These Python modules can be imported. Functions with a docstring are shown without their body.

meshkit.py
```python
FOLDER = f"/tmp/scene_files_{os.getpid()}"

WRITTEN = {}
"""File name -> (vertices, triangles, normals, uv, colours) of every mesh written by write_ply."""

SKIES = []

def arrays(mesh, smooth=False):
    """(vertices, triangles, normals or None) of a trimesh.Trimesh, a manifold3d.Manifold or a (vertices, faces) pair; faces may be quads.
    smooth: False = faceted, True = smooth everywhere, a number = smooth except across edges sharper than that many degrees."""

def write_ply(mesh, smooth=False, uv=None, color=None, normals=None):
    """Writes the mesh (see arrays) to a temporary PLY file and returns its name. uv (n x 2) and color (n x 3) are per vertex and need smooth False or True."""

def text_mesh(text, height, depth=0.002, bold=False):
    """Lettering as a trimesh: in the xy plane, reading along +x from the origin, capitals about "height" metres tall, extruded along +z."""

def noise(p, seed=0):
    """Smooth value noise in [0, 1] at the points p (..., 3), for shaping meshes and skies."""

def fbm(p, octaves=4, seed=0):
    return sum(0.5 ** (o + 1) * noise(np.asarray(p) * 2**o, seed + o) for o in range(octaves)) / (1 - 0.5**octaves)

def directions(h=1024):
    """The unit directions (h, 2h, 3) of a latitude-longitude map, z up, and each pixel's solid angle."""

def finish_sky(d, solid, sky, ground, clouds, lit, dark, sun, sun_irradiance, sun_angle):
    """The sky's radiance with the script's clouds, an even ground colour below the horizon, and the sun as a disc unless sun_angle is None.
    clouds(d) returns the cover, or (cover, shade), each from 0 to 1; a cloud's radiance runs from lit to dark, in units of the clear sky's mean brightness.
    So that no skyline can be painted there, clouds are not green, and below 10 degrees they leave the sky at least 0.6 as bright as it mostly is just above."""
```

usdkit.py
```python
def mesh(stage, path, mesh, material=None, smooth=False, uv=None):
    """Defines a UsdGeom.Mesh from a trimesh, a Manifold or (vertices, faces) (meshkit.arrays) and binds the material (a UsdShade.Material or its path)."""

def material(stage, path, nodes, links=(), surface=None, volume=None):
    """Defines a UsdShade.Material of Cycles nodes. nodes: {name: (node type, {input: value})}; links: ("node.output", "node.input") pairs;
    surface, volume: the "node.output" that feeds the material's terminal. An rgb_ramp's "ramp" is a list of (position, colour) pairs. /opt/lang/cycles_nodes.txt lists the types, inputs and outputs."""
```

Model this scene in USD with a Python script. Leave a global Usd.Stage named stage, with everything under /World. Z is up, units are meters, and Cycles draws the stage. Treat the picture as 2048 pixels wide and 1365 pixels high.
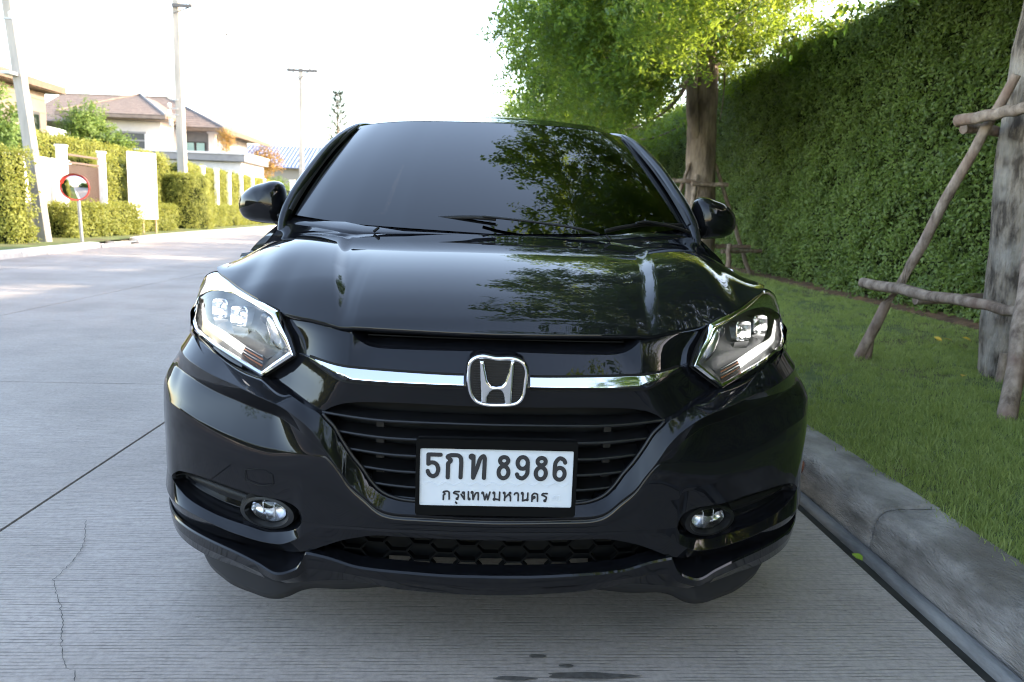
import math, random
import numpy as np, trimesh, manifold3d as m3
import shapely
from shapely.geometry import Polygon, LineString, Point
from shapely.ops import unary_union
from scipy.interpolate import PchipInterpolator as PC
from pxr import Usd, UsdGeom, UsdLux, UsdShade, Gf, Sdf, Vt
import usdkit, meshkit

stage = Usd.Stage.CreateInMemory()
UsdGeom.SetStageUpAxis(stage, UsdGeom.Tokens.z)
UsdGeom.SetStageMetersPerUnit(stage, 1.0)
world = UsdGeom.Xform.Define(stage, '/World'); stage.SetDefaultPrim(world.GetPrim())
UsdGeom.Scope.Define(stage, '/World/Looks')

# ------------------------------------------------------------------ camera, sky, sun, exposure
EXPOSURE, SKY, SUN, SUN_EL, SUN_AZ = 2.95, 0.15, 0.58, 21.0, 84.0     # azimuth from +y (away from camera) towards +x (right)
CAM = dict(pos=(-0.0528, -1.6543, 1.0640), yaw=2.844, pitch=9.189, roll=2.086)
cam = UsdGeom.Camera.Define(stage, '/World/camera')
cam.CreateHorizontalApertureAttr(23.5); cam.CreateVerticalApertureAttr(23.5 * 682 / 1024)
cam.CreateFocalLengthAttr(23.5 * 1536 / 2048)
cam.CreateFStopAttr(3.5); cam.CreateFocusDistanceAttr(2.05)
cam.CreateClippingRangeAttr(Gf.Vec2f(0.05, 5000)); cam.CreateExposureAttr(EXPOSURE)
ya, pi_, ro = (math.radians(CAM[k]) for k in ('yaw', 'pitch', 'roll'))
fw = np.array([math.sin(ya) * math.cos(pi_), math.cos(ya) * math.cos(pi_), -math.sin(pi_)])
rt = np.array([math.cos(ya), -math.sin(ya), 0.0]); up = np.cross(rt, fw)
rt, up = math.cos(ro) * rt + math.sin(ro) * up, -math.sin(ro) * rt + math.cos(ro) * up
mx = np.eye(4); mx[0, :3], mx[1, :3], mx[2, :3], mx[3, :3] = rt, up, -fw, CAM['pos']
cam.AddTransformOp().Set(Gf.Matrix4d(mx.tolist()))

el, az = math.radians(SUN_EL), math.radians(SUN_AZ)
sun_dir = np.array([math.cos(el) * math.sin(az), math.cos(el) * math.cos(az), math.sin(el)])
dome = UsdLux.DomeLight.Define(stage, '/World/sky')
sky_mat = usdkit.material(stage, '/World/Looks/sky', {
    'sky': ('sky_texture', {'sky_type': 'single_scattering', 'sun_disc': False, 'sun_elevation': el, 'sun_rotation': az, 'altitude': 20.0, 'air_density': 1.0, 'aerosol_density': 1.3, 'ozone_density': 1.0}),
    'warm': ('mix_color', {'blend_type': 'multiply', 'fac': 1.0, 'b': (1.15, .99, .87), 'use_clamp': False}),
    'bg': ('background_shader', {'strength': SKY})}, [('sky.color', 'warm.a'), ('warm.result', 'bg.color')], surface='bg.background')
UsdShade.MaterialBindingAPI.Apply(dome.GetPrim()).Bind(sky_mat)
sun = UsdLux.DistantLight.Define(stage, '/World/sun')
sun.CreateIntensityAttr(SUN); sun.CreateNormalizeAttr(True) if hasattr(sun, 'CreateNormalizeAttr') else None
sun.GetPrim().CreateAttribute('inputs:normalize', Sdf.ValueTypeNames.Bool).Set(True)
sun.CreateAngleAttr(0.53); sun.CreateColorAttr(Gf.Vec3f(1.0, 0.84, 0.62))
zx = sun_dir; xx = np.cross([0, 0, 1.0], zx); xx /= np.linalg.norm(xx); yx = np.cross(zx, xx)
ms = np.eye(4); ms[0, :3], ms[1, :3], ms[2, :3] = xx, yx, zx
sun.AddTransformOp().Set(Gf.Matrix4d(ms.tolist()))

# ------------------------------------------------------------------ helpers: scene tree
def numbered(path):
    if not stage.GetPrimAtPath(path): return path
    k = 1
    while stage.GetPrimAtPath(f'{path}_{k:03d}'): k += 1
    return f'{path}_{k:03d}'
def data(prim, **kw):
    for k, v in kw.items():
        if v: prim.SetCustomDataByKey(k, v)
    return prim
def pathof(parent): return '/World' if parent is None else str(parent.GetPath())
def obj(name, mesh, mat, parent=None, smooth=False, **kw):
    path = numbered(pathof(parent) + '/' + name)
    p = usdkit.mesh(stage, path, mesh, '/World/Looks/' + mat, smooth=smooth).GetPrim()
    return data(p, **kw)
def thing(name, label=None, category=None, parent=None, loc=None, rotz=0.0, **kw):
    x = UsdGeom.Xform.Define(stage, numbered(pathof(parent) + '/' + name))
    if loc is not None: x.AddTranslateOp().Set(Gf.Vec3d(*map(float, loc)))
    if rotz: x.AddRotateZOp().Set(float(rotz))
    return data(x.GetPrim(), label=label, category=category, **kw)
def copy_of(src, name, label, loc, rotz=0.0, scale=None, **kw):
    x = UsdGeom.Xform.Define(stage, numbered('/World/' + name))
    p = x.GetPrim(); p.GetReferences().AddInternalReference(src.GetPath()); p.SetInstanceable(True)
    x.ClearXformOpOrder()
    x.AddTranslateOp(opSuffix='place').Set(Gf.Vec3d(*map(float, loc)))
    if rotz: x.AddRotateZOp(opSuffix='place').Set(float(rotz))
    if scale: x.AddScaleOp(opSuffix='place').Set(Gf.Vec3f(*scale))
    was = src.GetCustomData()
    return data(p, label=label, category=was.get('category'), **kw)
def scatter(name, protos, pos, normals, spin, scales, parent=None, **kw):
    """A PointInstancer; each copy's z axis follows its normal, turned by spin."""
    path = numbered(pathof(parent) + '/' + name)
    pi = UsdGeom.PointInstancer.Define(stage, path)
    rel = pi.CreatePrototypesRel(); n = len(pos)
    for k, (pn, mesh, mat) in enumerate(protos):
        pp = usdkit.mesh(stage, f'{path}/{pn}' + (f'_{k:03d}' if k else ''), mesh, '/World/Looks/' + mat)
        rel.AddTarget(pp.GetPath())
    z = np.asarray(normals, float); z = z / np.linalg.norm(z, axis=1, keepdims=True)
    # quaternion taking +z to the normal, times a spin about z
    w = 1 + z[:, 2]; q = np.stack([w, -z[:, 1], z[:, 0], np.zeros(n)], 1)
    bad = w < 1e-4; q[bad] = [0, 1, 0, 0]; q /= np.linalg.norm(q, axis=1, keepdims=True)
    c, s = np.cos(spin / 2), np.sin(spin / 2)
    r = np.stack([q[:, 0] * c - q[:, 3] * s, q[:, 1] * c + q[:, 2] * s, q[:, 2] * c - q[:, 1] * s, q[:, 0] * s + q[:, 3] * c], 1)
    pi.CreatePositionsAttr(Vt.Vec3fArray.FromNumpy(np.asarray(pos, np.float32)))
    pi.CreateOrientationsAttr(Vt.QuathArray([Gf.Quath(float(a), float(b), float(d), float(e)) for a, b, d, e in r]))
    sc = np.asarray(scales, np.float32); sc = np.repeat(sc[:, None], 3, 1) if sc.ndim == 1 else sc
    pi.CreateScalesAttr(Vt.Vec3fArray.FromNumpy(np.ascontiguousarray(sc)))
    pi.CreateProtoIndicesAttr(Vt.IntArray.FromNumpy(RNG.integers(0, len(protos), n).astype(np.int32)))
    return data(pi.GetPrim(), **kw)
RNG = np.random.default_rng(11)

# ------------------------------------------------------------------ helpers: meshes
def cat(ms): return trimesh.util.concatenate([m if isinstance(m, trimesh.Trimesh) else trimesh.Trimesh(*m, process=False) for m in ms])
def grid(P, close_u=False):
    """P: (rows, cols, 3) -> mesh"""
    P = np.asarray(P, float); r, c = P.shape[:2]; i = np.arange(r * c).reshape(r, c)
    j = np.concatenate([i, i[:, :1]], 1) if close_u else i
    q = np.stack([j[:-1, :-1], j[:-1, 1:], j[1:, 1:], j[1:, :-1]], -1).reshape(-1, 4)
    f = np.vstack([q[:, [0, 1, 2]], q[:, [0, 2, 3]]])
    v = P.reshape(-1, 3)
    return trimesh.Trimesh(v, f, process=False)
def box(a, b, bev=0.0):
    a, b = np.minimum(a, b), np.maximum(a, b); e = b - a
    if bev <= 0:
        m = trimesh.creation.box(e); m.apply_translation((a + b) / 2); return m
    bev = min(bev, e.min() * 0.45)
    pts = []
    for s in np.ndindex(2, 2, 2):
        for k in range(3):
            d = np.full(3, bev); d[k] = 0
            pts.append(np.where(np.array(s) == 0, a + d, b - d))
    return trimesh.convex.convex_hull(np.array(pts))
def frames(p):
    p = np.asarray(p, float); t = np.gradient(p, axis=0); t /= np.linalg.norm(t, axis=1, keepdims=True) + 1e-12
    ref = np.where(np.abs(t[:, 2:]) < 0.9, [[0, 0, 1.0]], [[1.0, 0, 0]]) if np.ptp(np.abs(t[:, 2])) < .5 else np.tile([0.3, 1.0, 0.1], (len(p), 1))
    a = np.cross(t, ref); a /= np.linalg.norm(a, axis=1, keepdims=True); b = np.cross(t, a)
    return t, a, b
def tube(p, r, sides=10, rough=0.0, seed=0, cap=True, flat=(1, 1)):
    p = np.asarray(p, float); r = np.broadcast_to(np.asarray(r, float), (len(p),))
    t, a, b = frames(p); ang = np.linspace(0, 2 * np.pi, sides, endpoint=False)
    P = p[:, None] + r[:, None, None] * (np.cos(ang)[None, :, None] * a[:, None] * flat[0] + np.sin(ang)[None, :, None] * b[:, None] * flat[1])
    if rough:
        n = meshkit.fbm(P * [9, 9, 3.0] + seed * 7.3, 3, seed) - 0.5
        P = p[:, None] + (P - p[:, None]) * (1 + rough * 2 * n[..., None])
    m = grid(P, True); v, f = list(m.vertices), list(m.faces)
    if cap:
        for row, sgn in ((0, 1), (len(p) - 1, -1)):
            k = len(v); v.append(P[row].mean(0)); o = row * sides
            for i in range(sides):
                tri = [k, o + i, o + (i + 1) % sides]; f.append(tri if sgn > 0 else tri[::-1])
    m = trimesh.Trimesh(np.array(v), np.array(f), process=False); m.fix_normals(); return m
def resample(p, n, closed=False):
    p = np.asarray(p, float)
    if closed: p = np.vstack([p, p[:1]])
    s = np.r_[0, np.cumsum(np.linalg.norm(np.diff(p, axis=0), axis=1))]
    t = np.linspace(0, s[-1], n + 1)[:-1] if closed else np.linspace(0, s[-1], n)
    return np.stack([np.interp(t, s, p[:, k]) for k in range(p.shape[1])], 1)
def smooth_curve(p, n):
    p = np.asarray(p, float); s = np.r_[0, np.cumsum(np.linalg.norm(np.diff(p, axis=0), axis=1))]
    t = np.linspace(0, s[-1], n); return np.stack([PC(s, p[:, k])(t) for k in range(p.shape[1])], 1)
def extrude(poly, depth):
    gs = [g for g in getattr(poly, 'geoms', [poly]) if g.area > 1e-12]
    return cat([trimesh.creation.extrude_polygon(g, depth, engine='earcut') for g in gs])
def xz(mesh2d, y):
    """a mesh drawn in xy and extruded along z -> standing in the xz plane, its front (towards -y) at y"""
    v = mesh2d.vertices; d = v[:, 2].max()
    m = trimesh.Trimesh(np.c_[v[:, 0], y + d - v[:, 2], v[:, 1]], mesh2d.faces, process=False); return m
def moved(m, t): m = m.copy(); m.apply_translation(t); return m
def rotz(m, deg): m = m.copy(); m.apply_transform(trimesh.transformations.rotation_matrix(math.radians(deg), [0, 0, 1])); return m
def facing(m, d):
    n = np.cross(m.vertices[m.faces[:, 1]] - m.vertices[m.faces[:, 0]], m.vertices[m.faces[:, 2]] - m.vertices[m.faces[:, 0]]).sum(0)
    return m if n @ np.asarray(d, float) > 0 else trimesh.Trimesh(m.vertices, m.faces[:, ::-1], process=False)
def without(m, poly, ymax=9.):
    c = m.triangles_center
    keep = ~(shapely.contains_xy(poly, np.abs(c[:, 0]), c[:, 2]) & (c[:, 1] < ymax)); return trimesh.Trimesh(m.vertices, m.faces[keep], process=False)
def mirrorx(m): return trimesh.Trimesh(m.vertices * [-1, 1, 1], m.faces[:, ::-1], process=False)
def fill(poly, step):
    """triangulated polygon (2D) with inner grid points"""
    ext = resample(np.array(poly.exterior.coords)[:-1], max(12, int(poly.length / step)), True)
    pg = Polygon(ext); x0, y0, x1, y1 = pg.bounds
    g = [(x, y) for x in np.arange(x0, x1, step) for y in np.arange(y0, y1, step) if pg.buffer(-step * .45).contains(Point(x, y))]
    from scipy.spatial import Delaunay
    pts = np.vstack([ext, np.array(g).reshape(-1, 2)]); tri = Delaunay(pts).simplices
    keep = [t for t in tri if pg.buffer(1e-6).contains(Point(*pts[t].mean(0)))]
    f = np.array(keep); a, b, c = pts[f[:, 0]], pts[f[:, 1]], pts[f[:, 2]]
    cr = (b[:, 0] - a[:, 0]) * (c[:, 1] - a[:, 1]) - (b[:, 1] - a[:, 1]) * (c[:, 0] - a[:, 0])
    f[cr < 0] = f[cr < 0][:, ::-1]
    return pts, f

# ------------------------------------------------------------------ materials
def M(name, nodes, links, surface='p.BSDF'):
    usdkit.material(stage, '/World/Looks/' + name, nodes, links, surface=surface)
def plain(name, col, rough=.5, metal=0., spec=.5, **kw):
    M(name, {'p': ('principled_bsdf', dict(base_color=col, roughness=rough, metallic=metal, specular_ior_level=spec, **kw))}, [])
def noisy(name, c1, c2, scale, rough=.7, bump=0., bscale=None, detail=6, spec=.4, lo=.35, hi=.65, c3=None, s3=1.0, bdist=.02, stretch=None, random=0.0):
    """two-tone procedural colour from world position, optional slow third tone and bump"""
    n = {'g': ('geometry', {}), 'm': ('mapping', {'scale': stretch or (1, 1, 1)}),
         'n': ('noise_texture', {'scale': scale, 'detail': detail, 'roughness': .6}),
         'r': ('rgb_ramp', {'ramp': [(lo, c1), (hi, c2)]}), 'p': ('principled_bsdf', {'roughness': rough, 'specular_ior_level': spec})}
    l = [('g.position', 'm.vector'), ('m.vector', 'n.vector'), ('n.fac', 'r.fac')]
    src = 'r.color'
    if c3:
        n['n3'] = ('noise_texture', {'scale': s3, 'detail': 3}); n['r3'] = ('rgb_ramp', {'ramp': [(.48, (0, 0, 0)), (.68, (1, 1, 1))]})
        n['mx'] = ('mix_color', {'blend_type': 'mix', 'b': c3})
        l += [('g.position', 'n3.vector'), ('n3.fac', 'r3.fac'), ('r3.color', 'mx.fac'), (src, 'mx.a')]; src = 'mx.result'
    l.append((src, 'p.base_color'))
    if bump:
        n['nb'] = ('noise_texture', {'scale': bscale or scale * 3, 'detail': 5}); n['b'] = ('bump', {'strength': bump, 'distance': bdist})
        l += [('m.vector', 'nb.vector'), ('nb.fac', 'b.height'), ('b.normal', 'p.normal')]
    M(name, n, l)
def leafy(name, dark, light, trans, tw=.4, rough=.45, spec=.35):
    M(name, {'o': ('object_info', {}), 'g': ('geometry', {}), 'n': ('noise_texture', {'scale': 1.1, 'detail': 2}),
             'a': ('math', {'math_type': 'multiply_add', 'value2': .65, 'value3': -.05}), 's': ('math', {'math_type': 'multiply_add', 'value2': .35}),
             'r': ('rgb_ramp', {'ramp': [(0.1, dark), (.9, light)]}), 'p': ('principled_bsdf', {'roughness': rough, 'specular_ior_level': spec}),
             't': ('translucent_bsdf', {'color': trans}), 'mix': ('mix_closure', {'fac': tw})},
      [('g.position', 'n.vector'), ('n.fac', 's.value1'), ('o.random', 'a.value1'), ('a.value', 's.value3'), ('s.value', 'r.fac'), ('r.color', 'p.base_color'),
       ('p.BSDF', 'mix.closure1'), ('t.BSDF', 'mix.closure2')], 'mix.closure')

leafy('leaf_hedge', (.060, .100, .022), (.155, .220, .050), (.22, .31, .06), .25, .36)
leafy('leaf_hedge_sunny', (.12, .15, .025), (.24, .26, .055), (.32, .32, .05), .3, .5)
leafy('leaf_tree', (.020, .055, .014), (.075, .145, .030), (.35, .48, .05), .42, .38)
leafy('leaf_bush', (.05, .10, .02), (.12, .19, .04), (.18, .26, .04), .35, .5)
leafy('leaf_orange', (.16, .12, .03), (.34, .19, .06), (.3, .2, .05), .35, .5)
leafy('leaf_dark', (.012, .022, .012), (.025, .04, .02), (.03, .05, .02), .15, .5)
leafy('grass_blade', (.18, .235, .06), (.34, .39, .13), (.32, .40, .09), .35, .5)
plain('leaf_young', (.16, .26, .03), .4)
plain('leaf_yellow', (.45, .30, .03), .5)
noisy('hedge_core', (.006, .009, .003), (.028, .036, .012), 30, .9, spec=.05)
noisy('bark', (.045, .034, .026), (.215, .175, .14), 16, .9, 1.0, 34, stretch=(1, 1, .30), c3=(.26, .23, .20), s3=4.5, bdist=.05, lo=.42, hi=.58)
noisy('bark_brown', (.07, .05, .037), (.25, .19, .145), 7, .85, .9, 22, stretch=(1, 1, .3), bdist=.03)
noisy('old_wood', (.09, .062, .046), (.29, .225, .18), 14, .8, .5, 60, stretch=(1.5, 1.5, .6), c3=(.16, .10, .075), s3=5, bdist=.01)
noisy('lawn', (.075, .11, .03), (.13, .16, .05), 6, .9, .6, 90, c3=(.10, .085, .035), s3=1.3)
noisy('soil', (.055, .028, .016), (.13, .075, .045), 12, .9, .8, 40, c3=(.17, .09, .05), s3=4)
noisy('ground', (.10, .10, .06), (.17, .16, .09), .7, .9)
noisy('kerb_concrete', (.14, .127, .115), (.36, .33, .305), 7, .85, .95, 95, c3=(.11, .092, .075), s3=2.2, stretch=(1, .6, 2.2), bdist=.012)
noisy('gutter_moulding', (.11, .11, .115), (.25, .245, .24), 6, .75, .4, 70, stretch=(1, .3, 1))
noisy('wet_gutter', (.008, .008, .007), (.03, .028, .024), 8, .45)
noisy('sealant', (.018, .018, .018), (.05, .048, .045), 30, .7)
noisy('pale_concrete', (.50, .48, .45), (.66, .63, .60), 5, .8, .2, 60)
noisy('pole_concrete', (.22, .215, .205), (.34, .33, .31), 3, .8, .2, 40, stretch=(1, 1, .2))
noisy('white_wall', (.36, .36, .38), (.43, .43, .45), 2, .8, .1, 40)
noisy('grey_wall', (.13, .135, .15), (.17, .175, .19), 2, .8)
noisy('tan_wall', (.115, .102, .090), (.145, .130, .115), 2, .85)
noisy('white_paint', (.70, .70, .69), (.80, .80, .79), 6, .5)
noisy('board_white', (.76, .76, .75), (.82, .82, .81), 3, .45)
noisy('roof_tile', (.115, .092, .082), (.165, .135, .12), 4, .75)
noisy('roof_brown', (.10, .07, .05), (.14, .10, .07), 4, .75)
noisy('eave_wood', (.075, .053, .038), (.105, .075, .055), 8, .6)
plain('soffit', (.16, .125, .10), .8)
plain('dark_frame', (.03, .032, .036), .4)
plain('gate_brown', (.10, .065, .05), .5)
plain('blue_metal', (.17, .21, .34), .5, 0, .6)
plain('grey_metal_wall', (.16, .16, .16), .5)
plain('steel', (.32, .33, .35), .4, .6)
plain('rusty', (.14, .05, .025), .8)
plain('red_paint', (.55, .03, .02), .35)
plain('mirror_glass', (.9, .9, .9), .02, 1.)
plain('chrome', (.88, .88, .90), .06, 1.)
plain('satin_metal', (.55, .56, .58), .25, 1.)
plain('black_plastic', (.006, .006, .0065), .42, 0, .25)
plain('grille_black', (.004, .004, .0045), .30, 0, .35)
plain('mesh_black', (.0018, .0018, .0018), .7, 0, .08)
plain('matt_black', (.006, .006, .006), .8, 0, .2)
plain('rubber', (.018, .018, .018), .75)
plain('skirt_plastic', (.010, .010, .011), .5, 0, .3)
plain('plate_white', (.50, .52, .55), .32)
plain('plate_ink', (.010, .010, .012), .35)
plain('plate_grey', (.52, .55, .60), .4)
plain('window_teal', (.20, .36, .37), .08)
plain('dark_steel', (.07, .07, .075), .6)
plain('bird_feather', (.22, .22, .23), .8)
plain('lamp_reflector', (.84, .84, .86), .2, 1.)
plain('lamp_dark', (.16, .16, .165), .2, .5)
plain('turn_lens', (.55, .22, .12), .2)
plain('wood_leg', (.36, .25, .16), .7)
M('car_paint', {'p': ('principled_bsdf', dict(base_color=(.0025, .0026, .0032), roughness=.5, specular_ior_level=.0, coat_weight=1.0, coat_roughness=.010, coat_ior=1.42))}, [])
def pane(name, tint, rough=0.0, ior=1.5):
    M(name, {'t': ('transparent_bsdf', {'color': tint}), 'g': ('glossy_bsdf', {'color': (1, 1, 1), 'roughness': rough}), 'f': ('fresnel', {'IOR': ior}), 'm': ('mix_closure', {})},
      [('f.fac', 'm.fac'), ('t.BSDF', 'm.closure1'), ('g.BSDF', 'm.closure2')], 'm.closure')
pane('tinted_glass', (.004, .004, .005), .0, 1.50)
pane('lamp_glass', (.93, .94, .95), .0, 1.5)
pane('window_glass', (.30, .42, .42), .0, 1.5)
M('lit_lamp', {'e': ('emission', {'color': (1.0, .97, .88), 'strength': 1.3})}, [], 'e.emission')
M('lit_strip', {'e': ('emission', {'color': (1.0, .97, .90), 'strength': .32})}, [], 'e.emission')

# broomed concrete of the road: grooves across the lane, stains, dark dirt in the grooves
M('road_concrete', {
    'g': ('geometry', {}), 'sx': ('separate_xyz', {}),
    'w1': ('noise_texture', {'scale': 2.2, 'detail': 4, 'roughness': .6}), 'wob': ('math', {'math_type': 'multiply_add', 'value2': .018, 'value3': -.009}),
    'tx': ('math', {'math_type': 'multiply_add', 'value2': -.017}), 'ya': ('math', {'math_type': 'add'}), 'yb': ('math', {'math_type': 'add'}),
    'fr': ('math', {'math_type': 'multiply', 'value2': 2 * math.pi / .0138}), 'si': ('math', {'math_type': 'sine'}),
    'nz': ('noise_texture', {'scale': 26, 'detail': 4, 'roughness': .7}), 'mp': ('mapping', {'scale': (.22, 2.2, 1)}),
    'th': ('math', {'math_type': 'multiply_add', 'value2': 1.9, 'value3': -1.12}), 'gs': ('math', {'math_type': 'add'}),
    'gr': ('rgb_ramp', {'ramp': [(.62, (0, 0, 0)), (.98, (1, 1, 1))]}),
    'ns': ('noise_texture', {'scale': .9, 'detail': 6, 'roughness': .62}), 'rs': ('rgb_ramp', {'ramp': [(.3, (.27, .236, .212)), (.5, (.355, .312, .282)), (.72, (.425, .376, .342))]}),
    'nf': ('noise_texture', {'scale': 55, 'detail': 4, 'roughness': .75}), 'rf': ('rgb_ramp', {'ramp': [(.3, (.72, .72, .72)), (.6, (1, 1, 1))]}),
    'npit': ('noise_texture', {'scale': 14, 'detail': 5, 'roughness': .8}), 'rpit': ('rgb_ramp', {'ramp': [(.62, (1, 1, 1)), (.74, (.45, .44, .43))]}),
    'm1': ('mix_color', {'blend_type': 'multiply', 'fac': 1.0}), 'm2': ('mix_color', {'blend_type': 'mix', 'b': (.085, .082, .078)}), 'm3': ('mix_color', {'blend_type': 'multiply', 'fac': .8}),
    'gm': ('math', {'math_type': 'multiply', 'value2': .62}),
    'inv': ('math', {'math_type': 'multiply_add', 'value2': -1.0, 'value3': 1.0}), 'hb': ('math', {'math_type': 'multiply_add', 'value2': .35}),
    'b': ('bump', {'strength': .8, 'distance': .0035}), 'p': ('principled_bsdf', {'roughness': .72, 'specular_ior_level': .4})},
  [('g.position', 'sx.vector'), ('g.position', 'w1.vector'), ('w1.fac', 'wob.value1'), ('sx.x', 'tx.value1'), ('sx.y', 'tx.value3'), ('tx.value', 'ya.value1'), ('wob.value', 'ya.value2'),
   ('ya.value', 'fr.value1'), ('fr.value', 'si.value1'), ('g.position', 'mp.vector'), ('mp.vector', 'nz.vector'), ('nz.fac', 'th.value1'), ('th.value', 'gs.value1'), ('si.value', 'gs.value2'), ('gs.value', 'gr.fac'),
   ('g.position', 'ns.vector'), ('ns.fac', 'rs.fac'), ('g.position', 'nf.vector'), ('nf.fac', 'rf.fac'), ('rs.color', 'm1.a'), ('rf.color', 'm1.b'),
   ('g.position', 'npit.vector'), ('npit.fac', 'rpit.fac'), ('m1.result', 'm3.a'), ('rpit.color', 'm3.b'),
   ('gr.color', 'gm.value1'), ('gm.value', 'm2.fac'), ('m3.result', 'm2.a'), ('m2.result', 'p.base_color'),
   ('gr.color', 'inv.value1'), ('nf.fac', 'hb.value1'), ('inv.value', 'hb.value3'), ('hb.value', 'b.height'), ('b.normal', 'p.normal')])
# ------------------------------------------------------------------ the setting: ground, road, kerbs, lawn
def left_kerb_x(y): return float(PC([-30, -16, -5, 5, 12.2, 18, 22.9, 38.9, 60, 110], [-7.3, -7.4, -7.6, -7.95, -8.37, -9.0, -9.74, -10.75, -12.6, -17.0])(y))
obj('ground', grid([[[-160, -60, -.09], [160, -60, -.09]], [[-160, 400, -.09], [160, 400, -.09]]]), 'ground', kind='structure')
road = thing('road', kind='structure')
SLOPE = .035
xs_edges = [1.2, -1.57, -4.4, -7.2]
ys_edges = [-24, -15.5, -6.5, 2.92, 12, 21, 30, 40, 50, 62, 78, 100]
for i in range(3):
    for j in range(len(ys_edges) - 1):
        x1, x0 = xs_edges[i] - (.0 if i == 0 else .006), xs_edges[i + 1] + .006
        y0, y1 = ys_edges[j] + .005, ys_edges[j + 1] - .005
        pts = [(x0, y0 + SLOPE * (x0 + 2)), (x1, y0 + SLOPE * (x1 + 2)), (x1, y1 + SLOPE * (x1 + 2)), (x0, y1 + SLOPE * (x0 + 2))]
        m = extrude(Polygon(pts), .08); obj('road_slab', moved(m, (0, 0, -.08)), 'road_concrete', road)
for j in range(len(ys_edges) - 1):
    yy = np.linspace(ys_edges[j] + .005, ys_edges[j + 1] - .005, 8)
    pts = [(-7.206, y) for y in yy] + [(left_kerb_x(y) + .02, y) for y in yy[::-1]]
    obj('road_slab', moved(extrude(Polygon(pts), .08), (0, 0, -.08)), 'road_concrete', road)
obj('joint_sealant', grid([[[-8, -24, -.012], [1.24, -24, -.012]], [[-8, 100, -.012], [1.24, 100, -.012]]]), 'sealant', road)
CRACK = [(-1.343, .865), (-1.253, .669), (-1.225, .531), (-1.225, .436), (-1.191, .389), (-1.165, .345), (-1.104, .255), (-1.075, .197), (-1.033, .112), (-.988, .04), (-.972, .012), (-.945, -.001), (-.924, -.043)]
def crack(pts, w, seed):
    r = np.random.default_rng(seed); n = 90; p = resample(pts, n); p = p + r.normal(0, .0018, (n, 2)); ww = w * r.uniform(.35, 1.3, n)
    return grid(np.stack([np.c_[p[:, 0] - ww, p[:, 1], np.full(n, .004)], np.c_[p[:, 0] + ww, p[:, 1], np.full(n, .004)]], 1))
obj('crack', crack(CRACK, .0010, 3), 'sealant', road)
def blot(cx, cy, rx, ry, seed):
    a = np.linspace(0, 2 * np.pi, 40, endpoint=False); r = 1 + .9 * (meshkit.fbm(np.c_[np.cos(a), np.sin(a), np.full(40, seed)] * 1.8, 4, seed) - .5)
    return moved(extrude(Polygon(np.c_[cx + rx * r * np.cos(a), cy + ry * r * np.sin(a)]), .0008), (0, 0, .0035))
noisy('damp_stain', (.055, .05, .046), (.10, .095, .09), 60, .55)
noisy('faint_stain', (.15, .145, .14), (.24, .235, .225), 40, .7)
for cx, cy, rx, ry, sd in [(.125, .075, .022, .007, 1), (.19, .035, .018, .006, 2), (.24, -.005, .10, .012, 3), (.06, -.018, .05, .008, 4)]:
    obj('stain', blot(cx, cy, rx, ry, sd), 'damp_stain', road)
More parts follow.
